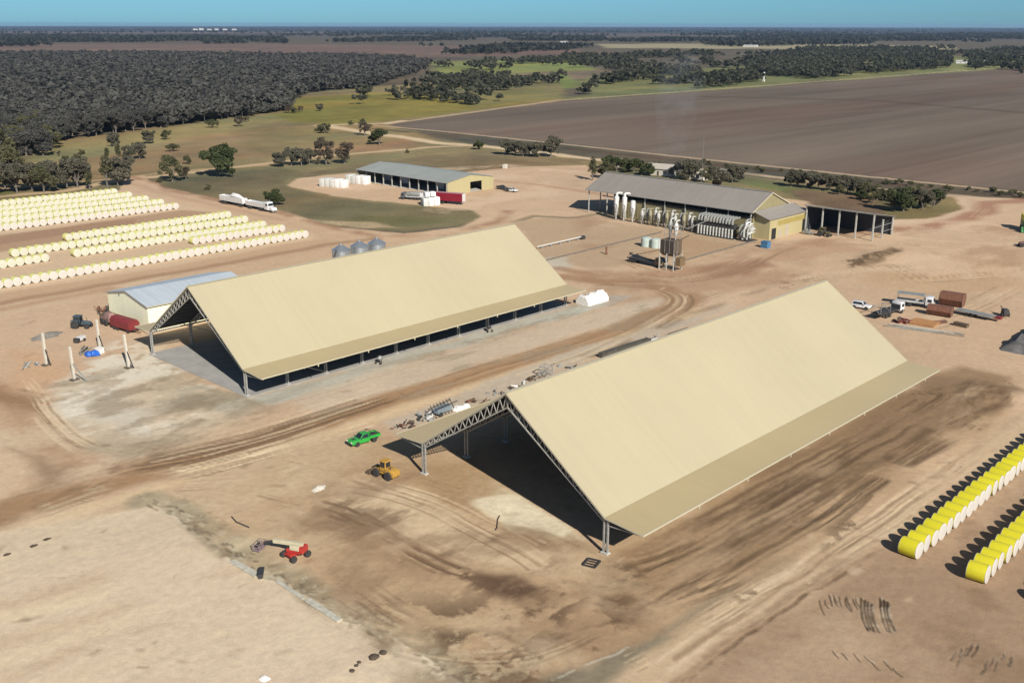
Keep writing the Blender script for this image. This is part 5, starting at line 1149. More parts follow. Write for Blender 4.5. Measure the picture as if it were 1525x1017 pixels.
# bare pad by the far shed
t = thing('red_wagon', 'boxy red tank wagon parked against the small cream shed', 'wagon', (4.2, 103.6, 0), -PI/2+.12)
b = MB(); b.prism([(-1.3, .8), (1.3, .8), (1.35, 2.2), (.8, 2.9), (-.8, 2.9), (-1.35, 2.2)], -3.6, 3.6, plane='YZ'); b.build('tank', M_REDD, t, bevel=.06)
MB().box((0, 0, .65), (7.4, .9, .3)).build('chassis', M_DARK, t)
for x in (-2.4, -1.2, 2.6):
    for s in (-1, 1): wheel(t, x, s*1.05, .48, .32, M_HUB)
MB().bar((3.6, 0, .6), (5.6, .2, .5), .16).build('drawbar', M_RUST, t)
t = thing('module_builder', 'rusty red and grey machine with white wheels behind the red tank wagon', 'machinery', (3.9, 110.6, 0), PI/2)
b = MB(); b.box((0, 0, 1.4), (4.2, 1.8, 1.0)); b.frustum((-.6, 0, 1.9), (2.6, 1.6), (1.6, 1.0), .9); b.build('body', mat('dull_pink_steel', (.24, .14, .12), .7, var=.3), t, bevel=.05)
b = MB()
for i in range(9): b.bar((-2.6+i*.5, -1.3, .3), (-2.2+i*.55, -1.1, 2.6), .12)
b.box((1.6, -.3, 1.3), (2.4, 2.2, 1.6)); b.build('frame', M_BROWN, t)
for x in (-.9, .9):
    for s in (-1, 1): wheel(t, x, s*1.15, .72, .4, M_WHITE)
junk('scrap_heap', 'dark rusty implements piled at the corner of the small cream shed', 'scrap', (156, 464), 31, 26, (4.5, 4), [M_RUST, M_BROWN, M_DARK], 1.6)
t = thing('air_compressor', 'small white and dark machine on the pad between tractor and blue bundle', 'compressor', (*at(121, 508), 0), .5)
MB().box((0, 0, .7), (1.9, 1.2, .8)).build('body', M_WHITE, t, bevel=.1); MB().box((-1.3, 0, .6), (1.0, 1.1, .8)).build('engine', M_DARK, t); 
for s in (-1, 1): wheel(t, .2, s*.7, .35, .2)
pile('plank_pile', 'brown planks lying on the pad beside the blue bundle', 'planks', at(125, 524), .9, 9, 6, 1.2, [M_BROWN, M_PLANK], 11, (.1, .22), .2, .2)
b = MB(); rr = random.Random(12)
for i in range(12): b.frustum((rr.uniform(-.9, .9), rr.uniform(-.8, .8), rr.uniform(0, .3)), (1.3, 1.1), (.8, .6), rr.uniform(.5, 1.0))
tag(b.build('tarp_bundle', mat('blue_tarp', (.015, .10, .42), .5, var=.25), None, (*at(139, 529), 0), 0, bevel=.1, smooth=True), 'bright blue tarp bundle on the bare pad below a white column', 'tarp')
b = MB(); b.box((0, 0, .55), (1.2, 1.4, 1.1)); b.box((0, 0, 1.14), (1.3, 1.5, .08)); tag(b.build('bulk_bag', M_TARPW, None, (*at(149, 526), 0), .4, bevel=.08), 'white bulk bag touching the right side of the blue bundle', 'bag')
r = random.Random(13); vs = [(0, 0, .9)]; 
for k in range(3):
    for a in range(18): q = (k+1)/3; vs.append((4.2*q*math.cos(a*PI/9)*(1+.2*r.uniform(-1, 1)), 2.4*q*math.sin(a*PI/9)*(1+.2*r.uniform(-1, 1)), (.9, .55, .2, -.05)[k+1]*(1+.3*r.uniform(-1, 1)) if k < 2 else -.05))
fs = [(0, 1+a, 1+(a+1) % 18) for a in range(18)]+[(1+k*18+a, 1+k*18+(a+1) % 18, 1+(k+1)*18+(a+1) % 18, 1+(k+1)*18+a) for k in range(2) for a in range(18)]
vs = [(a, b_, c*.9) for a, b_, c in vs]
for (px, nm, lab, cat, k, m, z) in [((70, 500), 'gravel_heap', 'low grey gravel heap behind the leftmost white column', 'gravel heap', 1.0, mat('grey_gravel', (.20, .18, .15), .95, var=.2, scale=2, bump=.5), 1),
                       ((475, 727), 'rubble_heap', 'small pale rubble heap on the open dirt left of the yellow loader', 'rubble', .35, mat('pale_rubble', (.55, .50, .42), .95, var=.2), .5)]:
    tag(MB().add([(a*k, b_*k, c*z) for a, b_, c in vs], fs).build(nm, m, None, (*at(*px), 0), .4), lab, cat)
pile('plank_pile', 'thin pale boards lying at the left edge of the bare pad', 'planks', at(40, 545), 1.2, 5, 5, 1.0, [M_PLANK, M_CONCW], 14, (.08, .16), .1, .3)
junk('scrap_heap', 'small green-grey debris beside the leftmost white column foot', 'scrap', (55, 543), 33, 7, (2.4, 2), [M_PLANK, M_STEEL], .5)
for i, (px, lab) in enumerate((((566, 537), 'small grey machine by the middle posts of the far gable shed'), ((728, 490), 'small dark machine by the far end posts of the far gable shed'))):
    t = thing('cement_mixer', lab, 'mixer', (*at(px[0], px[1]+4), 0), .3+i)
    MB().lathe([(.25, -.5), (.5, -.2), (.5, .25), (.3, .55)], 12, c=(0, 0, 1.1), axis='X').build('drum', (M_GREYW, M_DARK)[i], t, smooth=True)
    b = MB(); b.bar((-.5, -.5, .1), (0, -.4, 1.1), .08); b.bar((-.5, .5, .1), (0, .4, 1.1), .08); b.bar((.6, 0, .1), (0, 0, 1), .08); b.build('stand', M_DARK, t)
    for s in (-1, 1): wheel(t, -.5, s*.55, .28, .14)
# small things on the dirt
b = MB()
for s in (-1, 1): b.bar((s*.9, -.8, .1), (s*.9, .8, .1), .2, .2); b.bar((-.9, s*.8, .12), (.9, s*.8, .12), .2, .2)
b.bar((-.3, -.8, .14), (-.3, .8, .14), .12); b.bar((.3, -.8, .14), (.3, .8, .14), .12); tag(b.build('steel_frame', M_DARK, None, (*at(881, 839), 0), .3), 'small dark rectangular frame on the dirt by the nearer shed front post', 'frame')
p, q, s_ = at(345, 770), at(352, 778), at(371, 786); tag(MB().tube([(*p, .1), (*q, .12), (*s_, .1)], .09, 6).build('pipe', M_DARK, None), 'thin dark bent pipe lying on the dirt above the boom lift', 'pipe')
p = [at(x, y) for x, y in ((744, 768), (741, 774), (740, 786), (738, 789))]; tag(MB().tube([(a, c, .06) for a, c in p], .07, 6).build('hose', mat('hose_black', (.02, .02, .02), .7), None), 'thin black hose on the dirt before the nearer shed opening', 'hose')
for i, (x, y, d, lab) in enumerate([(524, 999, .5, 'dark clod on the pale pad, last and lowest of the short row'), (531, 991, .4, 'dark clod on the pale pad, second lowest of the short row'), (535, 986, .4, 'dark clod on the pale pad, middle of the short row'),
                              (557, 979, .9, 'largest dark clod on the pale pad, near the gravel edge'), (571, 972, .7, 'dark clod on the pale pad nearest the gravel edge')]):
    r = random.Random(60+i); b = MB(); b.lathe([(d*.5, -.03), (d*.62, d*.12), (d*.45, d*.32), (d*.15, d*.42), (0, d*.43)], 9)
    b.v = [(a*(1+.25*r.uniform(-1, 1)), c*(1+.25*r.uniform(-1, 1)), e) for a, c, e in b.v]; tag(b.build('soil_clod', mat('dark_clod', (.07, .05, .035), .95, var=.3), None, (*at(x, y), 0)), lab, 'clod', 'clods on the pad')
for i, (x, y, lab) in enumerate([(10, 826, 'leftmost dark clod on the pale pad near the photo edge'), (50, 813, 'dark clod on the pale pad, second from the left edge'), (70, 803, 'dark clod on the pale pad near the brown haul road')]):
    r = random.Random(80+i); d = .5; b = MB(); b.lathe([(d*.5, -.03), (d*.7, d*.12), (d*.45, d*.25), (0, d*.33)], 9)
    b.v = [(a*(1.5+.25*r.uniform(-1, 1)), c*(1+.25*r.uniform(-1, 1)), e) for a, c, e in b.v]; tag(b.build('soil_clod', mat('dark_clod', (.07, .05, .035), .95), None, (*at(x, y), 0)), lab, 'clod', 'clods on the pad')
b = MB(); rr = random.Random(77)
for i in range(4): b.frustum((rr.uniform(-.3, .3), rr.uniform(-.3, .3), 0), (.8, .6), (.4, .3), rr.uniform(.15, .35))
tag(b.build('plastic_scrap', M_TARPW, None, (*at(392, 1011), 0)), 'white scrap of plastic on the pale pad at the bottom edge', 'plastic scrap')
for i, (pts, w, lab) in enumerate([([(346, 836), (384, 858)], .9, 'pale flat strip on the pad edge, short one near the boom lift'), ([(412, 866), (452, 892)], .5, 'pale thin strip on the gravel edge, middle of three'), ([(458, 894), (506, 925)], .8, 'pale grey strip on the gravel edge, farthest along')]):
    p, q = at(*pts[0]), at(*pts[1]); b = MB(); b.bar((*p, .1), (*q, .1), w, .12); b.bar((*p, .18), (*q, .18), w*.5, .04)
    tag(b.build('concrete_sheet', mat('mossy_concrete', (.42, .40, .33), .9, var=.25, scale=1.5), None), lab, 'concrete sheet', 'sheets along the pad edge')
p = at(389, 857); tag(MB().box((0, 0, .3), (1.7, .5, .6)).box((0, 0, .64), (1.9, .7, .1)).build('kerb_block', M_DARK, None, (*p, 0), .9), 'dark block at the end of the short pale strip', 'block')
# ------------------------------------------------------------------ white bale stacks by the workshop
def tarp_stack(label, p, q, w, h, seed, group='white bale stacks'):
    a, c = at(*p), at(*q); L = math.hypot(c[0]-a[0], c[1]-a[1]); r = random.Random(seed); rz = math.atan2(c[1]-a[1], c[0]-a[0])
    t = thing('bale_stack', label, 'bale stack', (a[0], a[1], 0), rz, group)
    n = max(2, int(L/2.2)); d = L/n
    for i in range(n):
        hh = h*(r.uniform(.9, 1.0))
        MB().box((d*(i+.5), w/2, hh/2), (d*.94, w*r.uniform(.93, 1), hh)).build('bale', (M_TARPW if i >= n-2 else mat('greyed_wrap', (.50, .50, .46), .7, var=.15)), t, bevel=.18, smooth=True)
    return t
tarp_stack('white bale stack standing farthest left on the pink gravel', (475, 278), (512, 281), 4, 3.6, 1)
tarp_stack('white bale stack touching the left end of the open-bay shed', (514, 273), (544, 276), 4, 3.6, 2)
t = tarp_stack('tall white stepped bale stack between tank truck and crimson trailer', (631, 308), (656, 306), 3.2, 3.2, 3)
a, c = at(634, 307), at(654, 306)
for k in (0, 1): MB().box((2.0+k*2.2, 1.7, 4.2), (1.9, 2.4, 1.7)).build('bale', M_TARPW, t, bevel=.16, smooth=True)
b = MB(); b.box((0, 0, .9), (2.2, 1.6, 1.8)); b.box((.6, 0, 1.5), (1.0, 1.7, .8)); tag(b.build('bulk_container', M_CONCW, None, (*at(752, 251), 0), .3, bevel=.08), 'small cream container alone on the gravel behind the open-bay shed', 'container')
# ------------------------------------------------------------------ round cotton bales
M_WRAP = mat('yellow_wrap', srgb(224, 214, 46, .74), .45, var=.07, scale=2.0, bump=.25)
M_WRAPP = mat('pale_yellow_wrap', srgb(228, 224, 138, .76), .45, var=.12, scale=2.0, bump=.25)
M_COTTON = mat('white_cotton_end', (.47, .44, .39), .9, var=.08, scale=4, bump=.5)
M_COTTC = mat('cream_cotton_end', (.47, .46, .365), .9, var=.10, scale=4, bump=.4)
def bale_meshes(seed, wrap, cot):
    r = random.Random(seed); R, Ln = 1.15, 2.36
    b = MB(); b.lathe([(R*.9, -Ln/2), (R*.985, -Ln/2+.05), (R, -Ln/2+.22), (R*1.01, 0), (R, Ln/2-.22), (R*.985, Ln/2-.05), (R*.9, Ln/2)], 26, axis='Y')
    b.f = [f for f in b.f if len(f) == 4]; b.m = [0]*len(b.f)
    b.v = [(x*(1+.012*r.uniform(-1, 1)), y, max(z*(1+.012*r.uniform(-1, 1)), -R*.97)) for x, y, z in b.v]
    w = b.mesh('wrap', wrap, True)
    e = []
    for s in (-1, 1):
        c = MB(); c.lathe([(R*1.004, s*(Ln/2-.07)), (R*.995, s*(Ln/2-.02)), (R*.95, s*(Ln/2+.02)), (R*.8, s*(Ln/2+.05)), (R*.45, s*(Ln/2+.02)), (R*.2, s*(Ln/2+.06)), (0, s*(Ln/2+.05))], 26, axis='Y')
        c.f = [f for f in c.f if len(f) <= 4]; c.m = [0]*len(c.f); e.append(c.mesh('cotton_end', cot, True))
    return w, e
protos = {}
for key, (wm, cm) in {'near': (M_WRAP, M_COTTON), 'far': (M_WRAPP, M_COTTC), 'farw': (M_WRAPP, M_COTTON)}.items():
    protos[key] = [bale_meshes(i, wm, cm) for i in range(3)]
def bale(loc, rz, label, group, key, tone=None):
    k = random.uniform(.955, 1.02) if key == 'near' else random.uniform(1.0, 1.06); loc = (loc[0], loc[1], loc[2]*k); rz += random.uniform(-.05, .05)
    w, e = random.choice(protos[key]); t = thing('cotton_bale', label, 'bale', loc, rz, group); t.scale = (k, random.uniform(.96, 1.03), k)
    link('wrap', w, t); link('cotton_end', e[0], t); link('cotton_end', e[1], t)
def row(p0, p1, rowname, count_from, key, y_fix=None, extra=0, skip=()):
    """bales side by side from p0 to p1; counted from the p1 end unless the row begins in view"""
    n = max(1, round(abs(p1[0]-p0[0])/2.31)); r = random.Random(len(rowname))
    for i in range(n+extra):
        f = i/n; x = p1[0]+(p0[0]-p1[0])*f; y = p1[1]+(p0[1]-p1[1])*f
        if i in skip: continue
        bale((x, y+r.uniform(-.12, .12), 1.10), r.uniform(-.03, .03)+(PI if r.random() < .5 else 0), f'{ordinal(i+1)} cotton bale from the {count_from} end, {rowname}', 'round cotton bales', key)
def ends(a, b, dy=-1.3): p, q = at(*a), at(*b); return (p[0], p[1]-dy), (q[0], q[1]-dy)
for nm, a, b, key, skip in [('the left row nearest the cream shed', (0, 431), (456, 354.5), 'farw', ()),
                      ('the short left row', (282, 366), (421, 345.5), 'farw', ()), ('the gapped left row', (6, 400), (393, 340), 'far', (28, 29, 30)),
                      ('the left row behind the gapped one', (12, 385), (366, 332.2), 'far', ()), ('the left row just before the dark lane', (93, 361), (341, 325), 'far', ()),
                      ('the left row just past the dark lane', (0, 345), (263, 312), 'farw', ()), ('the second left row past the lane', (0, 334.5), (241, 306), 'far', ()),
                      ('the third left row past the lane', (0, 325.5), (218, 300.8), 'far', ()), ('the fourth left row past the lane', (0, 318), (193.5, 295.2), 'far', ()), ('the farthest left row under the trees', (0, 308.5), (172, 290), 'far', ())]:
    p, q = ends(a, b); row(p, q, nm, 'truck-track', key, extra=1 if a[0] < 8 else 0, skip=skip)
for nm, y, x0, n in [('the right row nearest the shed', -62.2, 26.4, 29), ('the middle right row', -70.6, 26.2, 23), ('the right row in the bottom corner', -79.2, 26.0, 6)]:
    for i in range(n):
        bale((x0+i*2.31, y+random.uniform(-.1, .1), 1.10), random.uniform(-.05, .05)+.02, f'{ordinal(i+1)} cotton bale from the near end, {nm}', 'round cotton bales', 'near')

# ------------------------------------------------------------------ trees
def leaf_mat(name, a, b, rough=.6):
    m = bpy.data.materials.new(name); m.use_nodes = True; nt = m.node_tree; p = _pr(m); N = nt.nodes.new; L = nt.links.new
    p.inputs['Roughness'].default_value = rough; p.inputs['Specular IOR Level'].default_value = .2
    t = N('ShaderNodeAttribute'); t.attribute_name = 'tone'; o = N('ShaderNodeObjectInfo')
    ad = N('ShaderNodeMath'); ad.operation = 'MULTIPLY_ADD'; ad.inputs[1].default_value = .35; L(o.outputs['Random'], ad.inputs[0]); L(t.outputs['Fac'], ad.inputs[2])
    r = N('ShaderNodeMapRange'); r.inputs['From Max'].default_value = 1.35; L(ad.outputs[0], r.inputs[0])
    mx = N('ShaderNodeMix'); mx.data_type = 'RGBA'; mx.inputs['A'].default_value = (*a, 1); mx.inputs['B'].default_value = (*b, 1); L(r.outputs[0], mx.inputs['Factor'])
    L(mx.outputs['Result'], p.inputs['Base Color'])
    tr = N('ShaderNodeBsdfTranslucent'); L(mx.outputs['Result'], tr.inputs['Color']); ms = N('ShaderNodeMixShader'); ms.inputs[0].default_value = .45
    L(p.outputs[0], ms.inputs[1]); L(tr.outputs[0], ms.inputs[2]); L(ms.outputs[0], nt.nodes['Material Output'].inputs['Surface']); return m
L_GREY = leaf_mat('grey_gum_leaves', (.072, .070, .062), (.135, .130, .113))
L_GREYT = leaf_mat('grey_green_leaves', (.100, .094, .066), (.205, .190, .132))
L_OLIVE = leaf_mat('olive_gum_leaves', (.078, .080, .040), (.185, .175, .090))
L_GREEN = leaf_mat('green_leaves', (.050, .066, .026), (.125, .140, .058))
L_BROWN = leaf_mat('brown_twigs', (.085, .066, .046), (.17, .14, .10))
M_BARK = mat('gum_bark', (.13, .11, .09), .9, var=.3, scale=3)
def mesh_np(name, V, Q, tone, m):
    me = bpy.data.meshes.new(name); me.vertices.add(len(V)); me.vertices.foreach_set('co', np.asarray(V, np.float32).ravel())
    me.loops.add(Q.size); me.loops.foreach_set('vertex_index', Q.astype(np.int32).ravel())
    me.polygons.add(len(Q)); me.polygons.foreach_set('loop_start', np.arange(0, Q.size, Q.shape[1], dtype=np.int32)); me.update(calc_edges=True)
    a = me.attributes.new('tone', 'FLOAT', 'POINT'); a.data.foreach_set('value', np.asarray(tone, np.float32)); me.materials.append(m); me.update(); return me
def leaf_cloud(rng, centres, radii, per, size):
    """leaf-sized quads through several clumps; returns verts, quads, tone"""
    V, T = [], []
    for c, r in zip(centres, radii):
        n = int(per*(r[0]*r[1]*r[2])**.66) + 6
        d = rng.normal(size=(n, 3)); d /= np.linalg.norm(d, axis=1)[:, None]; rad = rng.random(n)**.45
        p = np.array(c)+d*rad[:, None]*np.array(r)
        u = rng.normal(size=(n, 3)); u /= np.linalg.norm(u, axis=1)[:, None]; w = np.cross(u, rng.normal(size=(n, 3))); w /= np.linalg.norm(w, axis=1)[:, None]
        s = size*(.6+.8*rng.random(n))[:, None]
        V.append(np.stack([p-u*s-w*s*.55, p+u*s-w*s*.55, p+u*s*.8+w*s*.55, p-u*s*.8+w*s*.55], 1).reshape(-1, 3))
        T.append(np.repeat(np.clip(.5+rng.normal()*.22+rng.normal(size=n)*.16, 0, 1), 4))
    V = np.concatenate(V); T = np.concatenate(T); return V, np.arange(len(V)).reshape(-1, 4), T
def make_tree(seed, H, W_, kind):
    """crown and trunk meshes of one tree, H tall and W_ wide"""
    rng = np.random.default_rng(seed); r = random.Random(seed)
    nl = {'gum': 6, 'round': 5, 'bush': 4, 'slim': 5}[kind]; tb = MB(); cs, rs = [], []
    base = {'gum': .16, 'round': .12, 'bush': .03, 'slim': .14}[kind]
    lean = (r.uniform(-.06, .06)*H, r.uniform(-.06, .06)*H)
    fork = (lean[0]*.5, lean[1]*.5, H*base)
    tr = H*.022+.05
    tb.tube([(0, 0, -.2), (lean[0]*.25, lean[1]*.25, H*base*.5), fork], [tr*1.5, tr*1.1, tr], 7)
    for i in range(nl):
        a = 2*PI*i/nl+r.uniform(-.5, .5); d = W_*.5*r.uniform(.35, .78)*(.5 if kind == 'slim' else 1); z = H*(base+(1-base)*r.uniform(.25, .80))
        tip = (fork[0]+d*math.cos(a), fork[1]+d*math.sin(a), z); mid = (fork[0]+d*.45*math.cos(a+.2), fork[1]+d*.45*math.sin(a+.2), fork[2]+(z-fork[2])*.6)
        tb.tube([fork, mid, tip], [tr*.75, tr*.5, tr*.2], 5)
        k = W_*r.uniform(.17, .26); cs.append(tip); rs.append((k, k, k*r.uniform(.65, .9)*(1.5 if kind == 'slim' else 1)))
        for j in range(4):
            k2 = W_*r.uniform(.08, .15); cs.append((tip[0]+r.uniform(-1, 1)*W_*.2, tip[1]+r.uniform(-1, 1)*W_*.2, max(H*.14, min(H*.97, tip[2]+r.uniform(-.24, .16)*H)))); rs.append((k2, k2, k2*.75))
    cs.append((lean[0], lean[1], H*.86)); k = W_*.22; rs.append((k, k, H*.13))
    per = {'gum': 84, 'round': 120, 'bush': 110, 'slim': 100}[kind]
    V, Q, T = leaf_cloud(rng, cs, rs, per, W_*.022+.08)
    V[:, 2] = np.maximum(V[:, 2], .05)
    return V, Q, T, tb
TREES = {}
def tree_proto(key, seed, H, W_, kind, lm):
    V, Q, T, tb = make_tree(seed, H, W_, kind); TREES[key] = (mesh_np('crown', V, Q, T, lm), tb.mesh('trunk', M_BARK, True), H)
for i in range(5): tree_proto(('grey', i), 10+i, 12, 10.5+i % 3, 'gum', L_GREYT)
for i in range(5): tree_proto(('wood', i), 10+i, 12, 10.5+i % 3, 'gum', L_GREY)
for i in range(4): tree_proto(('olive', i), 30+i, 10, 8.5+i % 2, 'gum', L_OLIVE)
for i in range(2): tree_proto(('green', i), 50+i, 8, 9, 'round', L_GREEN)
for i in range(2): tree_proto(('slim', i), 60+i, 9, 5, 'slim', L_OLIVE)
for i in range(3): tree_proto(('brown', i), 70+i, 7, 6, 'gum', L_BROWN)
for i in range(3): tree_proto(('bush', i), 80+i, 3.2, 4.6, 'bush', L_OLIVE)
def tree(px, hpx, kind, label, group, name='gum_tree', cat='tree', xy=None, h=None):
    x, y = xy if xy else at(*px)
    if h is None:
        d = math.hypot(x-CAMX, y-CAMY); h = hpx*math.hypot(d, CAMH)/FPX*1.06
    r = random.Random(int(x*13+y*7)); ks = [k for k in TREES if k[0] == kind]; c, tk, H = TREES[r.choice(ks)]
    t = thing(name, label, cat, (x, y, 0), r.uniform(0, 6.28), group); s = h/H; t.scale = (s*r.uniform(.9, 1.12), s*r.uniform(.9, 1.12), s)
    link('crown', c, t); link('trunk', tk, t); return t
G1 = 'trees at the head of the bale rows'
for x, y, h, k in [(8, 282, 34, 'grey'), (26, 288, 38, 'grey'), (48, 284, 36, 'grey'), (66, 287, 34, 'olive'), (84, 282, 36, 'grey'), (100, 279, 34, 'grey'), (116, 280, 40, 'grey'), (70, 272, 28, 'grey'), (-14, 292, 36, 'grey'), (-36, 290, 36, 'grey')]:
    tree((x, y), h, k, 'grey-green gum tree in the clump at the head of the far left bale rows', G1)
for x, y, h, k, lab in [(134, 282, 26, 'slim', 'slim tree standing alone between the bale-row clump and the leaning pair'), (160, 279, 42, 'slim', 'thin tall tree with bare stem beside the wide tree past the bale rows'),
                        (176, 277, 38, 'grey', 'wide spreading tree casting shade at the end of the farthest bale row'), (20, 262, 40, 'olive', 'tall olive tree in front of the woodland edge at far left'),
                        (103, 253, 18, 'olive', 'small tree, left of two behind the bale-row clump'), (119, 252, 20, 'olive', 'small tree, right of two behind the bale-row clump'), (121, 236, 12, 'olive', 'very small tree on the dry slope above the pair behind the bale clump'),
                        (160, 243, 20, 'slim', 'slim dark tree, first of the dry-slope trees from the left'), (177, 241, 24, 'slim', 'slim dark tree beside the bushy dry-slope trees'), (193, 239, 20, 'grey', 'bushy grey tree on the dry slope, left of the bushy pair'), (208, 237, 22, 'grey', 'bushy grey tree on the dry slope, right of the bushy pair'),
                        (257, 271, 34, 'olive', 'olive tree with pale trunk at the left end of the grass island'), (277, 268, 18, 'brown', 'thin leafless-looking tree just right of the pale-trunked tree'), (280, 245, 13, 'olive', 'small tree between the two tracks above the grass island'),
                        (326, 263, 40, 'green', 'large green tree by the track, biggest near the grass island'), (257, 226, 11, 'bush', 'low round bush alone on the dry slope'), (309, 283, 8, 'bush', 'small bush on the grass above the road train'), (237, 272, 6, 'bush', 'tiny bush at the left tip of the grass island'),
                        (411, 306, 23, 'green', 'dark green tree right behind the road train cab'), (416, 249, 20, 'grey', 'grey tree, first of the track group left of the open-bay shed'), (434, 247, 24, 'grey', 'grey tree, second of the track group left of the open-bay shed'), (449, 247, 24, 'grey', 'grey tree, third of the track group left of the open-bay shed'),
                        (461, 245, 22, 'grey', 'grey tree, fourth of the track group left of the open-bay shed'), (486, 246, 34, 'brown', 'tall brown twiggy tree left of the open-bay shed roof'), (513, 244, 30, 'brown', 'brown twiggy tree nearest the open-bay shed roof'), (476, 229, 22, 'brown', 'brown twiggy tree above the grey track group'),
                        (565, 216, 22, 'green', 'round dark green tree on the dry ground above the open-bay shed'), (543, 202, 18, 'brown', 'brown twiggy bush beside the pale road junction'), (484, 199, 14, 'bush', 'dark bush at the pale road bend, larger one'), (475, 196, 9, 'bush', 'dark bush at the pale road bend, smaller one'),
                        (523, 186, 6, 'bush', 'tiny dark bush left on the field corner verge'), (541, 184, 7, 'bush', 'tiny dark bush right on the field corner verge'), (550, 190, 5, 'bush', 'tiny bush below the pair on the field corner verge'), (607, 228, 6, 'bush', 'tiny bush by the track above the open-bay shed roof'),
                        (438, 169, 9, 'bush', 'round dark bush alone in the yellow-green paddock'), (712, 223, 13, 'green', 'small round tree alone by the pale road bend right of the open-bay shed'), (820, 234, 30, 'grey', 'upright tree standing alone right of the tree row by the field'),
                        (882, 269, 34, 'slim', 'dark slim tree at the left end of the gin roof'), (900, 266, 24, 'olive', 'olive tree beside the slim tree behind the gin roof'), (1072, 285, 30, 'grey', 'dark spreading tree behind the right part of the gin roof'),
                        (1196, 273, 8, 'bush', 'small bush on the green grass behind the annex')]:
    tree((x, y), h, k, lab, None, 'bush' if k == 'bush' else 'gum_tree', 'bush' if k == 'bush' else 'tree')
for x, y, h in [(754, 231, 22), (768, 232, 20), (779, 233, 20), (788, 233, 19), (799, 234, 21)]: tree((x, y), h, 'grey', 'grey-green tree in the short row beside the ploughed field near the upright tree', 'tree row by the field')
for x, y, h, k in [(905, 252, 18, 'green'), (918, 256, 20, 'green'), (930, 254, 18, 'olive'), (944, 258, 20, 'green'), (955, 256, 16, 'olive'), (966, 262, 18, 'green'), (980, 258, 16, 'olive'), (1008, 266, 24, 'grey'), (1022, 268, 28, 'grey'), (1034, 268, 24, 'grey'), (1050, 272, 20, 'olive'),
                   (1090, 272, 26, 'grey'), (1100, 272, 18, 'grey'), (1060, 268, 20, 'grey')]: tree((x, y), h, k, 'garden tree round the farm houses behind the gin roof', 'garden trees behind the gin')
for x, y, h, k in [(1177, 278, 24, 'grey'), (1188, 279, 20, 'grey'), (1206, 281, 24, 'grey'), (1218, 282, 20, 'grey'), (1234, 284, 22, 'grey'), (1246, 285, 18, 'grey'), (1262, 288, 22, 'grey'), (1276, 291, 22, 'grey'), (1290, 293, 20, 'olive'), (1306, 298, 22, 'olive'), (1250, 290, 14, 'olive'), (1284, 298, 14, 'green'), (1300, 303, 16, 'olive')]:
    tree((x, y), h, k, 'tree in the row along the lane right of the annex', 'lane trees right of the annex')
for x, y, h, k in [(1328, 314, 30, 'olive'), (1345, 315, 32, 'green'), (1356, 311, 30, 'olive'), (1374, 313, 28, 'grey'), (1389, 311, 26, 'green'), (1396, 306, 20, 'grey'), (1338, 302, 22, 'grey'), (1362, 302, 22, 'olive')]:
    tree((x, y), h, k, 'tree in the dense clump on the grass beside the curving red road', 'clump by the red road')
# verge shrubs along the field drain
for i in range(30):
    f = i/29; r = random.Random(900+i); x = 1040+f*500+r.uniform(-8, 8); y = 245+f*51+r.uniform(-2, 2)
    tree((x, y), r.uniform(4, 8), 'bush', 'low dark shrub on the drain bank along the ploughed field', 'shrubs on the drain bank', 'bush', 'bush')

# woods
def grid_in(pts, sp, seed, keep=None):
    pw = W(pts); lo, hi = pw.min(0), pw.max(0); rng = np.random.default_rng(seed)
    gx, gy = np.meshgrid(np.arange(lo[0], hi[0], sp), np.arange(lo[1], hi[1], sp)); p = np.stack([gx.ravel(), gy.ravel()], 1)+rng.uniform(-.48, .48, (gx.size, 2))*sp
    x, y = p[:, 0], p[:, 1]; ins = np.zeros(len(p), bool)
    for i in range(len(pw)):
        a, b = pw[i], pw[(i+1) % len(pw)]; c = (a[1] > y) != (b[1] > y)
        with np.errstate(divide='ignore', invalid='ignore'): ins ^= c & (x < (b[0]-a[0])*(y-a[1])/(b[1]-a[1])+a[0])
    p = p[ins]
    if keep: p = p[fbm(p[:, 0]*keep[0], p[:, 1]*keep[0], 4) > keep[1]]
    return p
WOOD = [(-330, 262), (-60, 250), (0, 240), (30, 234), (66, 236), (88, 212), (120, 206), (180, 200), (240, 192), (265, 188), (330, 180), (380, 172), (424, 166), (432, 150), (470, 138), (560, 128), (610, 112), (640, 100), (610, 92), (520, 88), (360, 86), (200, 84), (0, 84), (-330, 86)]
pts = grid_in(WOOD, 9.2, 1); d = np.hypot(pts[:, 0]-CAMX, pts[:, 1]-CAMY)
pts = pts[np.argsort(d)]; d = np.sort(d)
_x0 = np.array([(p[0]-CAMX)*RIGHT[0]+(p[1]-CAMY)*RIGHT[1] for p in pts]); _z0 = np.array([(p[0]-CAMX)*FWD[0]+(p[1]-CAMY)*FWD[1] for p in pts])
inview = np.abs(_x0/_z0) < .52
NEAR = np.nonzero(inview)[0][:105]
_nearset = np.zeros(len(pts), bool); _nearset[NEAR] = True
for i in NEAR:
    r = random.Random(int(i)); tree(None, None, 'wood' if r.random() < .85 else 'olive', 'grey gum tree in the front edge of the dense left woodland', 'front trees of the dense left woodland', xy=(float(pts[i, 0]), float(pts[i, 1])), h=r.uniform(9.5, 15))
EDGE = grid_in([(70, 245), (95, 218), (190, 205), (265, 194), (340, 184), (425, 172), (440, 156), (520, 142), (560, 140), (520, 158), (445, 176), (350, 196), (260, 208), (150, 226)], 24, 77, (.02, .47))
for i, (ex, ey) in enumerate(EDGE[:55]):
    r = random.Random(7000+i); tree(None, None, r.choice(['grey', 'olive', 'brown', 'bush']), 'small scattered tree or shrub on the grass just outside the dense left woodland', 'scattered trees outside the woodland', xy=(float(ex), float(ey)), h=r.uniform(2.5, 8))
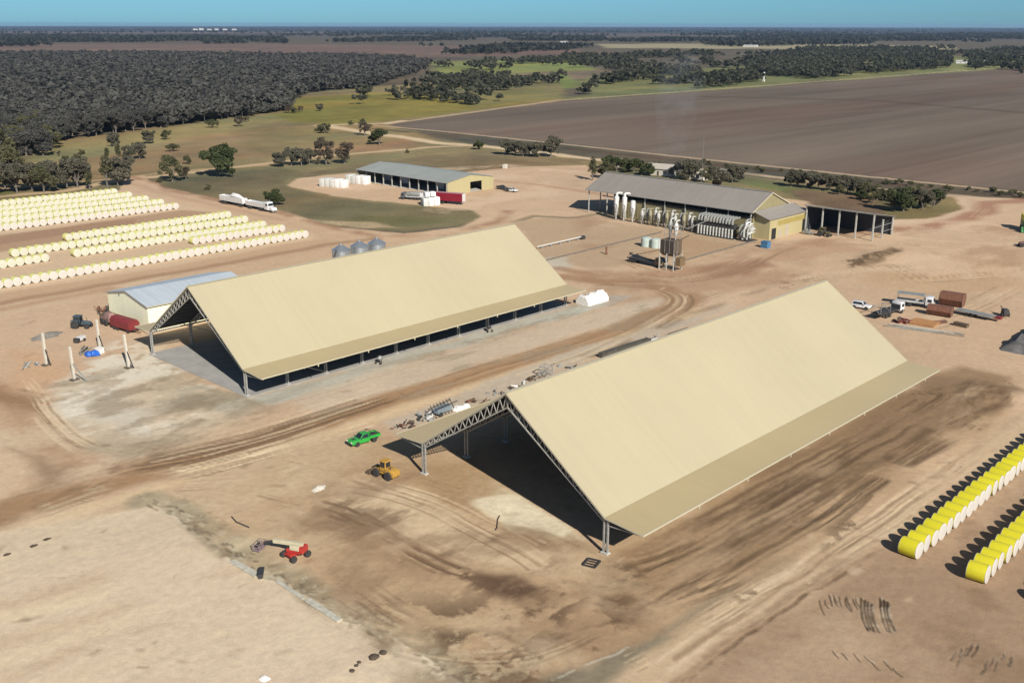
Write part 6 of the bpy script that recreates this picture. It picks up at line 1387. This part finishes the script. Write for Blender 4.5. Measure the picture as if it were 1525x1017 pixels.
OTHER = [([(600, 150), (640, 118), (700, 112), (760, 118), (730, 150), (700, 160), (660, 152)], 15, .50), ([(500, 150), (560, 138), (640, 130), (640, 158), (560, 152), (520, 160)], 15, .56), ([(730, 128), (830, 118), (850, 135), (800, 152), (740, 156)], 16, .54),
         ([(860, 145), (870, 128), (960, 112), (1060, 100), (1180, 92), (1180, 118), (1060, 132), (960, 138)], 13, .49), ([(1060, 118), (1100, 96), (1240, 84), (1340, 80), (1420, 84), (1410, 102), (1240, 116), (1150, 122)], 13, .49), ([(1440, 104), (1450, 82), (1560, 78), (1640, 100), (1540, 112)], 14, .45),
         ([(780, 92), (860, 84), (1060, 80), (1060, 98), (920, 108), (860, 108)], 16, .51), ([(1060, 84), (1200, 74), (1420, 72), (1420, 82), (1240, 86), (1100, 94)], 18, .53), ([(640, 100), (760, 92), (800, 96), (740, 106)], 18, .5), ([(1420, 80), (1540, 72), (1700, 72), (1700, 90), (1460, 94)], 18, .52)]
oth = np.concatenate([grid_in(p, sp, 50+i, (.012, th)) for i, (p, sp, th) in enumerate(OTHER)])
def low_tree(seed, nleaf):
    rng = np.random.default_rng(seed); k = 7; c = np.stack([rng.normal(size=k)*.34, rng.normal(size=k)*.34, rng.uniform(.34, .86, k)], 1)
    n = nleaf//k; V, T = [], []
    for j in range(k):
        dd = rng.normal(size=(n, 3)); dd /= np.linalg.norm(dd, axis=1)[:, None]; p = c[j]+dd*(rng.random(n)**.4)[:, None]*np.array([.24, .24, .17])
        p[:, 2] = np.clip(p[:, 2], .12, 1.05)
        u = rng.normal(size=(n, 3)); u /= np.linalg.norm(u, axis=1)[:, None]; w = np.cross(u, rng.normal(size=(n, 3))); w /= np.linalg.norm(w, axis=1)[:, None]
        s = (.42/math.sqrt(n)+.035)*(.7+.6*rng.random(n))[:, None]*np.array([[1, 1, .8]])
        V.append(np.stack([p-u*s-w*s*.7, p+u*s-w*s*.7, p+u*s+w*s*.7, p-u*s+w*s*.7], 1).reshape(-1, 3)); T.append(np.repeat(np.clip(.5+rng.normal()*.14+rng.normal(size=n)*.12, 0, 1), 4))
    st = np.array([[-.02, 0, 0], [.02, 0, 0], [.015, 0, .5], [-.015, 0, .5], [0, -.02, 0], [0, .02, 0], [0, .015, .5], [0, -.015, .5]])
    return np.concatenate(V+[st]), np.concatenate(T+[np.full(8, .9)])
def wood(name, P, nleaf, hr, label, m, seed):
    rng = np.random.default_rng(seed); protos_ = [low_tree(seed*31+i, nleaf) for i in range(10)]; VV, TT = [], []
    for i in range(len(P)):
        v, t = protos_[rng.integers(10)]; h = rng.uniform(*hr); a = rng.uniform(0, 6.28); c, s = math.cos(a), math.sin(a); w = h*rng.uniform(.85, 1.15)
        q = np.empty_like(v); q[:, 0] = (v[:, 0]*c-v[:, 1]*s)*w+P[i, 0]; q[:, 1] = (v[:, 0]*s+v[:, 1]*c)*w+P[i, 1]; q[:, 2] = v[:, 2]*h
        VV.append(q); TT.append(np.clip(t+rng.normal()*.11, 0, 1))
    V = np.concatenate(VV); me = mesh_np(name, V, np.arange(len(V)).reshape(-1, 4), np.concatenate(TT), m)
    o = link(name, me); o['kind'] = 'stuff'; tag(o, label, 'woodland'); return o
rest = pts[~_nearset]; dr = d[~_nearset]
wood('woodland', rest[dr < 950], 308, (8, 14), 'dense grey woodland behind its front trees at left', L_GREY, 1)
far_ = rest[dr >= 950]; far_ = far_[np.random.default_rng(4).random(len(far_)) < np.clip(1.25-np.hypot(far_[:, 0]-CAMX, far_[:, 1]-CAMY)/3200, .45, 1)]
wood('woodland', far_, 112, (8, 13.5), 'far grey woodland stretching back towards the lagoon', L_GREY, 2)
wood('tree_belt', oth, 98, (5, 13), 'scattered tree belts along the far side of the ploughed field', leaf_mat('belt_leaves', (.056, .060, .040), (.120, .118, .078)), 3)
BELTS = [([(-330, 66), (0, 60), (300, 56), (420, 58), (430, 66), (200, 68), (-330, 74)], 26, .42), ([(430, 66), (640, 56), (900, 54), (900, 62), (640, 70)], 30, .52), ([(900, 62), (1200, 54), (1850, 54), (1850, 62), (1400, 64), (1100, 70)], 30, .47), ([(-330, 56), (700, 50), (1850, 51), (1850, 54), (700, 54), (-330, 60)], 60, .5), ([(640, 84), (760, 70), (900, 72), (860, 84)], 24, .55), ([(-330, 48.5), (1850, 47), (1850, 50), (-330, 51)], 130, .48), ([(-600, 44), (2100, 44), (2100, 46), (-600, 46)], 330, .35)]
bl = np.concatenate([grid_in(p, sp, 80+i, (.0015, th)) for i, (p, sp, th) in enumerate(BELTS)])
wood('tree_belt', bl, 20, (10, 16), 'thin dark tree belts across the plain below the horizon', leaf_mat('plain_leaves', (.026, .030, .024), (.07, .072, .055)), 4)
# ------------------------------------------------------------------ farm houses and far buildings
def house(label, px, w, l, h, zr, roofm, wallm, rz=0.0, name='farm_house', cat='house', group=None):
    x, y = at(*px); t = thing(name, label, cat, (x, y, 0), rz, group)
    b = MB()
    for yy in (-l/2, l/2-.15): b.prism([(-w/2, 0), (w/2, 0), (w/2, h), (0, zr-.1), (-w/2, h)], yy, yy+.15)
    for s in (-1, 1): b.box((s*(w/2-.08), 0, h/2), (.15, l-.31, h))
    b.build('wall', wallm, t)
    for s in (-1, 1): MB().slab([(0, -l/2-.4, zr), (0, l/2+.4, zr), (s*(w/2+.5), l/2+.4, h), (s*(w/2+.5), -l/2-.4, h)], .1).build('roof_slope', roofm, t)
    for i in range(2): MB().box((-w/2-.02, -l/4+i*l/2, h*.55), (.08, 1.6, 1.2)).build('window', M_GLASS, t)
    MB().box((-w/2-.02, 0, 1.0), (.08, .9, 2.0)).build('door', M_BROWN, t)
    return t
RF1 = mat('pale_house_roof', (.42, .38, .32), .6, var=.12); RF2 = mat('white_house_roof', (.45, .43, .40), .5, var=.08)
house('cream-roofed farm house behind the gin roof, middle of three among garden trees', (986, 260), 9, 13, 3, 4.8, RF1, M_CONCW, .2, group='farm houses behind the gin')
house('low pale farm house behind the gin roof, half hidden under dark garden trees', (1037, 266), 8, 11, 2.8, 4.2, RF1, M_CONCW, .1, group='farm houses behind the gin')
house('small pale shed behind the left part of the gin roof among green garden trees', (922, 248), 6, 8, 2.8, 3.8, RF1, M_CONCW, 0, 'garden_shed', 'shed')
house('tiny white shed beside the dark spreading tree behind the gin roof', (1069, 262), 4, 5, 2.6, 3.2, RF2, M_WHITE, 0, 'garden_shed', 'shed')
for px, w, l, lab in [((1438, 95), 14, 30, 'long white-roofed house beyond the far field corner'), ((1470, 95), 10, 16, 'white-roofed house right of the long one beyond the field corner'), ((1395, 91), 9, 14, 'pale house left among trees beyond the field corner'),
                      ((1118, 70), 22, 40, 'white-roofed shed far across the plain, alone above the tree belts'), ((840, 64), 14, 24, 'tiny white shed far across the plain left of the others'), ((1020, 117), 6, 10, 'low pale hut among the tree belt beside the field'), ((1380, 92), 8, 9, 'small pale house nearest the trees beyond the field corner')]:
    house(lab, px, w, l, 3.6, 5.6, RF2, M_WHITE, .3)
x, y = at(1137, 122); t = thing('water_tower', 'slender white tower standing alone beside the field road', 'tower', (x, y, 0))
MB().lathe([(1.0, 0), (.95, 8), (1.2, 8.4), (1.2, 10), (.6, 10.8), (0, 11)], 14).build('shaft', M_WHITE, t, smooth=True); MB().box((0, 0, 1.2), (2.4, 2.4, 2.4)).build('base', M_CONCW, t)
for i, (px, h) in enumerate([(291, 13), (300, 17), (312, 11), (322, 14), (335, 12), (349, 12)]):
    x, y = at(px, 45.5); t = thing('grain_elevator', f'white speck of a far building on the horizon, {ordinal(i+1)} of six from the left', 'far building', (x, y, 0), .4, 'white buildings on the horizon')
    MB().box((0, 0, h/2), (34, 30, h)).build('wall', M_WHITE, t); MB().slab([(-18, -16, h), (18, -16, h), (18, 16, h+3), (-18, 16, h+3)], 1).build('roof', RF2, t)
# low mast behind the gin
x, y = at(1044, 282); t = thing('radio_mast', 'thin pale lattice mast rising behind the gin roof against the field', 'mast', (x, y, 0))
b = MB()
for i, j in ((-1, -1), (1, -1), (0, 1)): b.bar((i*.2, j*.2, 0), (i*.08, j*.08, 21), .03)
for k in range(20): b.bar((-.19+.005*k, -.19+.005*k, k), (.19-.005*k, -.19+.005*k, k+1), .02)
b.build('lattice', M_GREYW, t); MB().box((0, 0, .2), (1.2, 1.2, .5)).build('footing', M_CONC, t)

# thin dust rising off the gin roof
x, y = 203.5, 103.0
b = MB(); b.lathe([(3.2, 0), (4.4, 5), (5.6, 12), (7.5, 22), (9.0, 32), (7.0, 40), (0, 44)], 14)
b.v = [(p[0]+.25*p[2], p[1]+.10*p[2], p[2]) for p in b.v]
pm_ = bpy.data.materials.new('dust_plume_air'); pm_.use_nodes = True; q = pm_.node_tree; q.nodes.remove(q.nodes['Principled BSDF'])
pv = q.nodes.new('ShaderNodeVolumePrincipled'); pv.inputs['Color'].default_value = (.62, .64, .70, 1)
tn = q.nodes.new('ShaderNodeTexNoise'); tn.inputs['Scale'].default_value = .22; tn.inputs['Detail'].default_value = 4; tcn = q.nodes.new('ShaderNodeTexCoord'); q.links.new(tcn.outputs['Object'], tn.inputs['Vector'])
mr_ = q.nodes.new('ShaderNodeMapRange'); mr_.inputs['From Min'].default_value = .42; mr_.inputs['From Max'].default_value = .8; mr_.inputs['To Max'].default_value = .022; q.links.new(tn.outputs['Fac'], mr_.inputs[0])
q.links.new(mr_.outputs[0], pv.inputs['Density']); q.links.new(pv.outputs[0], q.nodes['Material Output'].inputs['Volume'])
o = b.build('dust_plume', pm_, None, (x, y, 12.5)); o['kind'] = 'stuff'; tag(o, 'faint grey dust plume rising off the gin roof', 'dust')
# ------------------------------------------------------------------ light, air, camera
SUN_EL, SUN_AZ = math.radians(33), math.atan2(-0.930, -0.3665)
W_ = bpy.data.worlds.new('World'); S.world = W_; W_.use_nodes = True
nt = W_.node_tree; bg = nt.nodes['Background']
sky = nt.nodes.new('ShaderNodeTexSky'); sky.sky_type = 'NISHITA'; sky.sun_disc = False
sky.sun_elevation = SUN_EL; sky.sun_rotation = (PI/2-SUN_AZ) % (2*PI)
sky.altitude = 200; sky.air_density = 1.0; sky.dust_density = 0.3; sky.ozone_density = 2.0
tc = nt.nodes.new('ShaderNodeTexCoord'); sz = nt.nodes.new('ShaderNodeSeparateXYZ'); nt.links.new(tc.outputs['Generated'], sz.inputs[0])
mr = nt.nodes.new('ShaderNodeMapRange'); mr.interpolation_type = 'SMOOTHSTEP'; mr.inputs['From Max'].default_value = 0.45; nt.links.new(sz.outputs['Z'], mr.inputs[0])
tx = nt.nodes.new('ShaderNodeMix'); tx.data_type = 'RGBA'; tx.inputs['A'].default_value = (*SKY_TINT, 1); tx.inputs['B'].default_value = (*SKY_UP, 1); nt.links.new(mr.outputs[0], tx.inputs['Factor'])
tint = nt.nodes.new('ShaderNodeVectorMath'); tint.operation = 'MULTIPLY'; nt.links.new(tx.outputs['Result'], tint.inputs[1])
nt.links.new(sky.outputs[0], tint.inputs[0]); nt.links.new(tint.outputs[0], bg.inputs['Color']); bg.inputs['Strength'].default_value = SKY_STR
sd = bpy.data.lights.new('sun', 'SUN'); sd.energy = SUN_STR; sd.angle = math.radians(0.53); sd.color = (1.0, 0.945, 0.86)
so = bpy.data.objects.new('sun', sd); COL.objects.link(so)
so.rotation_euler = Vector((math.cos(SUN_AZ)*math.cos(SUN_EL), math.sin(SUN_AZ)*math.cos(SUN_EL), math.sin(SUN_EL))).to_track_quat('Z', 'Y').to_euler()
so.location = (0, -60, 120)
cd = bpy.data.cameras.new('camera'); co = bpy.data.objects.new('camera', cd); COL.objects.link(co); S.camera = co
cd.sensor_width = 36; cd.sensor_fit = 'HORIZONTAL'; cd.lens = FPX/1525*36; cd.clip_start = 1; cd.clip_end = 60000
_Ul = FWD*_sp+UP*_cp; _F = FWD*_cp-UP*_sp
_x = RIGHT*_cr+_Ul*_sr; _y = -RIGHT*_sr+_Ul*_cr; _z = -_F
M = Matrix(((_x[0], _y[0], _z[0], CAMX), (_x[1], _y[1], _z[1], CAMY), (_x[2], _y[2], _z[2], CAMH), (0, 0, 0, 1)))
co.matrix_world = M
S.view_settings.view_transform = 'Standard'; S.view_settings.look = 'None'; S.view_settings.exposure = EXPO; S.view_settings.gamma = 1
S.cycles.max_bounces = 6; S.cycles.diffuse_bounces = 3; S.cycles.use_denoising = True

if HAZE:
    hb = MB().box((CAMX, CAMY, 34.5), (54000, 54000, 73))
    hm = bpy.data.materials.new('haze_air'); hm.use_nodes = True; hn = hm.node_tree; hn.nodes.remove(hn.nodes['Principled BSDF'])
    pv = hn.nodes.new('ShaderNodeVolumePrincipled'); pv.inputs['Color'].default_value = (.40, .60, .88, 1); pv.inputs['Density'].default_value = HAZE; pv.inputs['Anisotropy'].default_value = 0.1
    hn.links.new(pv.outputs[0], hn.nodes['Material Output'].inputs['Volume'])
    ho = hb.build('haze', hm); ho['kind'] = 'stuff'; tag(ho, 'thin bluish haze over the far plain', 'haze')
